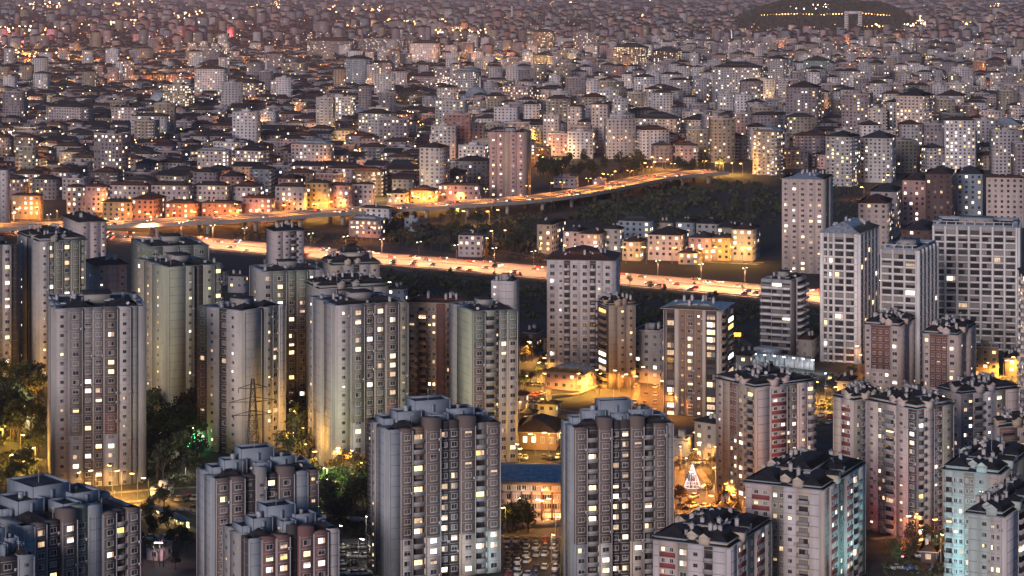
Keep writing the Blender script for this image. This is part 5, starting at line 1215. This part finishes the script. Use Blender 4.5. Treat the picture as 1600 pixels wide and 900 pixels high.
while cnt < 80:
    x = lr.uniform(-10, 1610); y = 120 + 200*lr.random()**1.0
    if y > np.interp(x, [-400,0,165,420,600,760,830,868,885,1010,1060,1235,1250,1340,1400,1460,1600,2000], [345,328,320,316,310,300,262,255,248,248,255,252,268,280,278,270,275,290]) - 6: continue
    if in_foot(*gp(x, y)[:2], -8): continue
    cnt += 1; X_, Y_, _ = gp(x, y)
    lamp(x, y, lr.choice(('sodium','sodium','yellow','white')), lr.uniform(.5, 1)*9.0*Y_*(Y_/1700), 'in the streets of the far low city', hgt=10, big=1.7, spot=None); FOOT.append((X_, Y_, 9))
# floodlights on facades
def fl(x, y, tx, ty_, tower_y, kind, w, spot, label):
    X, Y, _ = gp(x, y); Y2 = F*H/(tower_y-YH); X2 = (tx-800)*Y2/F; Z2 = H - (ty_-YH)*Y2/F
    flood(X, Y, .8, X2, Y2, Z2, kind, w*(1 if kind in ('cool','red','teal') else .4), spot, label)
fl(1446, 934, 1358, 850, 925, 'teal', 10000, 70, 'cold floodlight washing the teal corner of the front right tower')
fl(1470, 960, 1500, 860, 925, 'teal', 14000, 80, 'cold floodlight before the teal lit tower at the right edge')
fl(795, 940, 770, 850, 912, 'cool', 5000, 70, 'cold floodlight at the pale right corner of the tall middle tower')
fl(1410, 876, 1405, 810, 846, 'red', 4500, 80, 'red floodlight at the foot of the tall pinkish tower')
fl(812, 760, 790, 660, 726, 'yellow', 16000, 60, 'yellow floodlight beside the pale green tower')
fl(1110, 860, 1140, 760, 808, 'sodium', 26000, 60, 'orange floodlight before the pinkish tower')
fl(965, 650, 962, 560, 607, 'yellow', 12000, 60, 'yellow floodlight under the slim blank beige tower')
fl(50, 640, 55, 540, 588, 'sodium', 40000, 60, 'orange floodlight in the park under the domed roof tower')
fl(160, 800, 150, 730, 762, 'sodium', 5000, 80, 'orange floodlight at the foot of the lilac grey tower')
fl(530, 770, 530, 700, 738, 'sodium', 4500, 80, 'orange floodlight at the foot of the broad lilac grey tower')
fl(300, 700, 310, 620, 712, 'sodium', 2500, 80, 'faint floodlight beside the shouldered tower')
fl(1368, 600, 1368, 500, 568, 'sodium', 14000, 60, 'orange floodlight in the lane beside the first gridded tower')
fl(1290, 588, 1300, 560, 568, 'cool', 1500, 90, 'cold floodlight at the entrance of the first gridded tower')

# ------------------------------------------------------------------ the rest of the city
CB_X = [-400, 0,165,420,600,760,830,868,885,1010,1060,1235,1250,1340,1350,1400,1460,1600,2000]
CB_Y = [352,330,322,318,312,300,262,258,250,250,258,252,268,270,285,278,270,275,290]
WALLS = ['dim_mauve','dim_mauve','dim_grey','dim_pink','dim_sand','dim_grey','dim_white','dim_mauve','dim_rose','dim_blue','dim_brown','dim_white','dim_pink']
ROOFS = ['tile_dark','tile_dark','tile_slate','tile_brown','tile_brown','tile_red','bitumen']
def vn(x, y, s):      # smooth value noise
    from mathutils import noise
    return noise.noise((x*s, y*s, 3.3))*.5 + .5
stuff = MB(); nind = 0; Yr = 1640.0; ncell = 0; cand = []; ST_L = []
while Yr < 5200:
    dy = 25 + (Yr > 3500)*3; half = Yr*.2286*1.06 + 40; X = -half; jr = 0
    while X < half:
        w = 14 + 12*rng.random(); d = 12 + 6*rng.random()
        gap = 4.0 if rng.random() < .7 else 14
        xx = X + w/2; wig = 14*math.sin(xx*.006 + Yr*.004) + 5*rng.random()
        yy = Yr + wig; sx, sy = px(xx, yy)
        X += w + gap
        if sy > np.interp(sx, CB_X, CB_Y): continue
        if in_foot(xx, yy, 5): continue
        cv = vn(xx + 900, yy*.7, .0034); 
        if abs(cv - .5) < .013 or abs(cv - .68) < .010 or abs(cv - .33) < .010:
            ST_L.append((xx + rng.uniform(-8, 8), yy)); continue
        right = min(1, max(0, (sx-650)/300))
        tall = rng.random() < .035 + (.16 + .22*vn(xx, yy, .004))*right
        fl_n = rng.randint(8, 15) if tall else (rng.randint(4, 6) if sx < 760 else rng.randint(4, 9))
        th = .25*math.sin(xx*.0031 + yy*.0017) + rng.gauss(0, .12) + .12
        cand.append((yy, xx, w, d, fl_n, th, sx, sy))
    Yr += dy + (14 if rng.random() < .28 else 0)
cand.sort()
NEAR = 120
places = [('behind the orange lit front row', -50, 610), ('near the tallest tan tower', 610, 850), ('above the wood', 850, 1060), ('above the bright street right of the wood', 1060, 1240), ('behind the brown pair of blocks', 1240, 1700)]
for k, (yy, xx, w, d, n, th, sx, sy) in enumerate(cand):
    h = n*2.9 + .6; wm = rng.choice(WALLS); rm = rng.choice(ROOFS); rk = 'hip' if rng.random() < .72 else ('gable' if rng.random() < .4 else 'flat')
    if n > 7: rk = 'flat' if rng.random() < .6 else 'hip'; wm = rng.choice(('dim_white','light_panel','dim_mauve','dim_sand','pale_white',wm)); rm = rng.choice(('tin_pale','bitumen',rm)) if rk == 'flat' else rm
    lp = rng.choice((.05, .12, .2, .3)); bal = 'white_wall' if (rng.random() < .3 and yy < 2300) else None
    c, s = math.cos(-th), math.sin(-th)
    sides_ = 'LR' if th > 0 else 'LB'
    vis = -10 < sx < 1610
    if k < 10**9 and nind < NEAR and vis:
        nind += 1
        o = thing('apartment_block', '', 'apartment block', (xx, yy, 0), -th, 'low blocks of the city edge')
        a_, b_, g_ = MB(), MB(), MB()
        geom(a_, b_, g_, w, d, h, 2.9, wm, rk, rm, rng, lp, False, 'ledge', None, sides_, bal)
        a_.build('wall', o); ro = b_.build('roof', o); g_.build('window', o, kind='stuff')
        inst(small('chimney'), 'chimney', ro, (-w*.4, d*.6, h+1.2), 0)
        for pl, xa, xb in places:
            if xa <= sx < xb: series(pl, o, ['two','three','four','five','six','seven','eight','nine','ten','eleven','twelve','thirteen','fourteen','fifteen'][n-2] + '-storey ' + cn.get(wm, wm) + (' block' if rk == 'hip' else ' gabled block' if rk == 'gable' else ' flat-roofed block')); break
    else:
        stuff.xf = (c, s, xx, yy, 0)
        geom(stuff, stuff, stuff, w, d, h, 2.9, 'far_' + wm if False else wm, rk, rm, rng, lp*.5, False, 'ledge', None, sides_ if yy < 4200 else 'L', bal if yy < 2300 else None)
orr = random.Random(9)      # the town goes on outside the picture on both sides
for k in range(150):
    y = orr.uniform(330, 960); x = orr.choice((orr.uniform(-700, -110), orr.uniform(1700, 2300))); X_, Y_, _ = gp(x, y)
    if abs(y - np.interp(x, [-700,-160,1280,1700,2300], [300,352,463,505,560])) < 45 or in_foot(X_, Y_, 16): continue
    w = orr.uniform(20, 30); FOOT.append((X_, Y_, 20)); th = orr.uniform(-.3, .5); c, s = math.cos(-th), math.sin(-th); stuff.xf = (c, s, X_, Y_, 0)
    geom(stuff, stuff, stuff, w, orr.uniform(18, 26), orr.uniform(30, 55), 2.9, orr.choice(('cream','pink_cream','light_panel','mauve','grey_wall')), 'hip', 'tile_dark', orr, .22, False, 'ledge', None, 'LRB', 'white_wall' if k % 2 else None)
stuff.xf = None
# beyond five kilometres: batches
def far_batch(y0, y1):
    rows = []; Yr = y0
    while Yr < y1:
        g = (Yr/5200.)**1.35; dx, dy = 23*g**.8, 31*g; half = Yr*.2286*1.06 + 60
        n = int(2*half/dx); X = -half + (np.arange(n) + .7*nrg.rand(n))*dx
        Y = Yr + .6*dy*nrg.rand(n); rows.append(np.stack([X, Y, dx*(.45+.4*nrg.rand(n)), np.minimum(dy*.45, 30)*(.7+.6*nrg.rand(n))], 1)); Yr += dy
    A = np.vstack(rows)
    sx = 800 + F*A[:,0]/A[:,1]; sy = YH + F*H/A[:,1]
    keep = nrg.rand(len(A)) < .93
    hx = np.abs(sx-1297)/150; keep &= ~((hx < 1) & (A[:,1] > 7480) & (A[:,1] < 9300))
    for fx, fy, fr_ in FOOT:
        if fy > 4500: keep &= ((A[:,0]-fx)**2 + (A[:,1]-fy)**2) > (fr_+10)**2
    A = A[keep]; sx = sx[keep]; n = len(A)
    right = np.clip((sx-600)/400, 0, 1)
    h = 12 + 9*nrg.rand(n) + (nrg.rand(n) < .06 + .12*right)*(14+22*nrg.rand(n)); h *= np.clip((A[:,1]/5200)**.25, 1, 1.5); fr0 = (np.abs(sx-1297) < 150) & (A[:,1] > 6000) & (A[:,1] < 7600); h = np.where(fr0, 9 + .0*h, h)
    th = .3*np.sin(A[:,0]*.0021) + .15*nrg.randn(n)
    return A, h, th
def batch(m, A, h, th, wi, ri):
    n = len(A)
    U = np.array([(0,0),(1,0),(1,1),(0,1)], float)
    c, s = np.cos(th), np.sin(th)
    def ring(sc, z, push=0.):
        u = (U[None]-.5)*A[:, None, 2:4]*sc
        X = u[:,:,0]*c[:,None] - u[:,:,1]*s[:,None] + A[:,0:1]; Y = u[:,:,0]*s[:,None] + u[:,:,1]*c[:,None] + A[:,1:2]
        return np.stack([X, Y, np.repeat(z[:,None], 4, 1)], 2)
    V = np.concatenate([ring(1, h*0-1), ring(1, h), ring(1.1, h+.05), ring(.25, h+1.2+A[:,3]*.22)], 1)
    off = (np.arange(n)*16)[:, None, None]
    wf = np.array([(0,1,5,4),(1,2,6,5),(3,0,4,7)])[None] + off; rf = np.array([(8,9,13,12),(9,10,14,13),(10,11,15,14),(11,8,12,15),(12,13,14,15),(8,11,10,9)])[None] + off
    fm = [(wf[wi == k].reshape(-1, 4), WALLS[k]) for k in range(len(WALLS)) if (wi == k).any()] + [(rf[ri == k].reshape(-1, 4), ROOFS[k]) for k in range(len(ROOFS)) if (ri == k).any()]
    m.addmulti(V.reshape(-1, 3), fm)
    # lit and dark windows on the side that faces the camera
    for mat, per, sz in (('glass_dark', 7, 1.9), ('far_window', 2, 1.2)):
        k = n*per; idx = np.repeat(np.arange(n), per); g = np.clip(A[idx,1]/5200, 1, 3)**.6
        u = (nrg.rand(k)-.5)*.86*A[idx,2]; z = 2 + nrg.rand(k)*(h[idx]-4); d = -A[idx,3]/2 - .12; w = sz*.5*g
        if mat == 'far_window': sel = nrg.rand(k) < .55; idx, u, z, d, w = idx[sel], u[sel], z[sel], d[sel], w[sel]; k = len(idx)
        cc, ss = c[idx], s[idx]; P = []
        for du, dz in ((-1,-1),(1,-1),(1,1),(-1,1)):
            uu = u + du*w; P.append(np.stack([uu*cc - d*ss + A[idx,0], uu*ss + d*cc + A[idx,1], z + dz*w], 1))
        V = np.stack(P, 1).reshape(-1, 3); m.add(V, np.arange(k*4).reshape(-1, 4), mat)
A, h_, th_ = far_batch(5215, 24000)
batch(stuff, A, h_, th_, nrg.randint(0, len(WALLS), len(A)), nrg.randint(0, len(ROOFS), len(A)))
o = stuff.build('far_city'); tag(o, 'dense far city of small dark roofed blocks fading into mauve haze', 'far city'); o['kind'] = 'stuff'
# countless tiny far street lights
def octs(m, P, r_, mat):
    D6 = np.array([(1,0,0),(0,1,0),(-1,0,0),(0,-1,0),(0,0,1),(0,0,-1)], float); n = len(P)
    V = (P[:, None] + D6[None]*r_[:, None, None]).reshape(-1, 3)
    f = np.array([(0,1,4),(1,2,4),(2,3,4),(3,0,4),(1,0,5),(2,1,5),(3,2,5),(0,3,5)])[None] + (np.arange(n)*6)[:, None, None]
    m.add(V, f.reshape(-1, 3), mat)
m = MB()
for mat, cnt in (('far_sodium', 3800), ('far_white', 1700), ('far_red', 60)):
    sy = 1 + 258*nrg.rand(cnt)**2.3; sx = nrg.rand(cnt)*1640 - 20
    cl = nrg.rand(cnt) < .35      # clusters of light, as along boulevards
    cx = np.array([(200,8),(100,9),(40,14),(420,12),(560,20),(860,8),(1010,5),(1480,14),(1560,10),(1380,46),(270,30),(30,60),(190,48),(640,46),(710,62),(980,30),(1020,36),(1440,46),(1580,42),(770,100),(1100,40),(60,100),(1500,50),(330,40)])
    q = cx[nrg.randint(0, len(cx), cnt)]; sx = np.where(cl, q[:,0] + 26*nrg.randn(cnt), sx); sy = np.where(cl, np.maximum(1, q[:,1] + 3.5*nrg.randn(cnt)), sy)
    ok = sy < np.interp(sx, CB_X, CB_Y) - 4; ok &= ~((np.abs(sx-1297) < 140) & (sy > 3) & (sy < 44)); sx, sy = sx[ok], sy[ok]
    Y = F*H/(sy-YH); P = np.stack([(sx-800)*Y/F, Y, 9 + 12*nrg.rand(len(sx)) + 12*(sy < 90)], 1); c2 = cl[ok]
    octs(m, P, np.maximum(.45, Y*.00011)*(.5+.9*nrg.rand(len(sx)))*np.where(c2, 2.8, 1), mat)
P_ = np.array([(a_, b_, 8.0) for a_, b_ in ST_L]); octs(m, P_, .6 + .6*nrg.rand(len(P_)), 'far_sodium'); STREET_P = P_
hm_ = bpy.data.objects['hill']; from mathutils import Vector
def on_hill(x, y):
    d = Vector(((x-800)/F, 1, -(y-YH)/F)).normalized(); ok_, lo_, _n, _i = hm_.ray_cast((0, 0, H), d); return (lo_ - d*45) if ok_ else None
for hp, mt_, ss in (([(x_, 24 + 1.5*math.sin(x_*.05) - 3*math.exp(-((x_-1300)/60)**2) + rng.uniform(-.6,.6)) for x_ in np.linspace(1190, 1390, 44)], 'far_sodium', 1.7), ([(rng.uniform(1235, 1300), rng.uniform(6, 14)) for _ in range(16)], 'far_white', 1.8)):
    hp = [on_hill(*p_) for p_ in hp]; hp = np.array([tuple(p_) for p_ in hp if p_ is not None]); 
    if len(hp): octs(m, hp, ss*(.6 + .8*nrg.rand(len(hp))), mt_)
o = m.build('far_street_lights'); tag(o, 'countless tiny orange and white street lights of the far city', 'street lights'); o['kind'] = 'stuff'
vis_ = [p_ for p_ in STREET_P if -20 < px(p_[0], p_[1])[0] < 1620]
for p_ in [vis_[i_] for i_ in nrg.permutation(len(vis_))[:130]]:      # the nearest of them light their streets
    l = bpy.data.objects.new('lamp_light', light_data('sodium' if rng.random() < .75 else 'yellow', (1, .36, .06) if rng.random() < .8 else (1, .6, .2), 26000 if p_[1] < 3200 else 60000)); COL.objects.link(l); l.parent = o; l.location = (p_[0], p_[1], p_[2]+1.6)

# low scrub on the dark fields
def scrub(x0, x1, f0, f1, n, s0, s1, mat, mb):
    sx = x0 + (x1-x0)*nrg.rand(n); y0 = np.interp(sx, *f0); y1 = np.interp(sx, *f1); sy = y0 + (y1-y0)*nrg.rand(n)
    keep = np.array([vn(a, b*3, .03) > .42 for a, b in zip(sx, sy)]); sx, sy = sx[keep], sy[keep]
    Y = F*H/(sy-YH); X = (sx-800)*Y/F; k = len(X); per = 7
    C = np.repeat(np.stack([X, Y, .5+0*X], 1), per, 0) + nrg.randn(k*per, 3)*np.array([.9,.9,.35])*s1
    a1 = nrg.randn(k*per, 3); a1 /= np.linalg.norm(a1, axis=1)[:, None]; a2 = np.cross(a1, nrg.randn(k*per, 3)); a2 /= np.linalg.norm(a2, axis=1)[:, None]
    sz = (s0 + (s1-s0)*nrg.rand(k*per))[:, None]; C[:, 2] = np.abs(C[:, 2]) + .2
    V = np.stack([C-a1*sz, C+a2*sz, C+a1*sz, C-a2*sz], 1).reshape(-1, 3); mb.add(V, np.arange(len(V)).reshape(-1, 4), mat)
m = MB()
scrub(850, 1232, ([850,880,1010,1060,1232],[326,316,298,286,282]), ([850,1232],[345,345]), 520, 1.0, 2.4, 'leaf_dark', m)
scrub(600, 850, ([600,850],[352,345]), ([600,700,850],[376,392,405]), 160, 1.0, 2.2, 'leaf_dark', m)
scrub(595, 1290, ([595,850,1290],[428,448,488]), ([595,850,1290],[470,500,540]), 260, .8, 1.8, 'leaf_dark', m)
scrub(845, 1235, ([840,880,1010,1060,1235],[330,318,300,286,280]), ([840,1235],[352,352]), 900, .4, 1.0, 'leaf_dark', m)
scrub(560, 850, ([560,850],[345,335]), ([560,700,850],[372,392,410]), 900, .4, 1.0, 'leaf_brown', m)
scrub(320, 620, ([320,620],[372,352]), ([320,620],[374,384]), 500, .4, .9, 'leaf_brown', m)
scrub(590, 1290, ([590,850,1290],[420,442,482]), ([590,850,1290],[470,500,540]), 1500, .3, .8, 'leaf_dark', m)
scrub(1300, 1350, ([1300,1350],[290,290]), ([1300,1350],[440,440]), 200, .4, 1.0, 'leaf_dark', m)
scrub(1130, 1350, ([1130,1350],[580,585]), ([1130,1350],[640,650]), 700, .2, .5, 'leaf_dark', m)
scrub(1380, 1480, ([1380,1480],[850,850]), ([1380,1480],[905,905]), 200, .15, .35, 'leaf_mid', m)
scrub(215, 320, ([215,320],[650,650]), ([215,320],[760,760]), 900, .2, .45, 'leaf_dark', m)
scrub(-20, 64, ([-20,64],[600,600]), ([-20,64],[780,780]), 700, .2, .45, 'leaf_mid', m)
scrub(480, 590, ([480,590],[765,765]), ([480,590],[840,840]), 700, .2, .45, 'leaf_dark', m)
k = 9000; sx = 1150 + 290*nrg.rand(k); dd = nrg.rand(k); hm_ = bpy.data.objects['hill']
dgv = []
for i_ in range(k):
    Y_ = 7590 + 760*dd[i_]; X_ = (sx[i_]-800)*Y_/F; ok_, lo_, no_, _i = hm_.ray_cast((X_, Y_, 500), (0, 0, -1))
    if ok_ and lo_[2] > 1: dgv.append(tuple(lo_))
C = np.repeat(np.array(dgv), 3, 0) + nrg.randn(len(dgv)*3, 3)*3; a1 = nrg.randn(len(C), 3); a1 /= np.linalg.norm(a1, axis=1)[:, None]; a2 = np.cross(a1, nrg.randn(len(C), 3)); a2 /= np.linalg.norm(a2, axis=1)[:, None]; sz = 3.5 + 3*nrg.rand(len(C))[:, None]; C[:,2] += 2
V = np.stack([C-a1*sz, C+a2*sz, C+a1*sz, C-a2*sz], 1).reshape(-1, 3); m.add(V, np.arange(len(V)).reshape(-1, 4), 'leaf_dark')
o = m.build('undergrowth'); tag(o, 'dark low scrub on the slopes around the motorway and in the gardens', 'undergrowth'); o['kind'] = 'stuff'

# ------------------------------------------------------------------ labels that single out each repeat by its order in the picture
for place, L in SERIES.items():
    L2 = sorted(L, key=lambda t: px(*t[0].matrix_world.translation[:2])[0] if False else px(t[0].location[0], t[0].location[1])[0])
    seen = {}
    for o, noun in L2: seen.setdefault(noun, []).append(o)
    for noun, os_ in seen.items():
        for i, o in enumerate(os_):
            o['label'] = (noun + ' ' + place) if len(os_) == 1 else ('%s %s from left %s' % (ordn(i), noun, place))

# ------------------------------------------------------------------ air
hz = MB(); hz.box(-29000, 29000, -150, 45000, -26, 182, 'leaf_dark'); o = hz.build('haze'); o['kind'] = 'stuff'; o['label'] = 'thin mauve evening haze over the whole city'; o['category'] = 'haze'
m, nt, b = _mat('haze_air'); nt.nodes.remove(b)
v = N(nt, 'ShaderNodeVolumePrincipled'); v.inputs['Color'].default_value = (1.0, .82, .86, 1); v.inputs['Density'].default_value = 1/22000; v.inputs['Anisotropy'].default_value = .2
nt.links.new(v.outputs[0], nt.nodes['Material Output'].inputs['Volume'])
o.data.materials.clear(); o.data.materials.append(m)
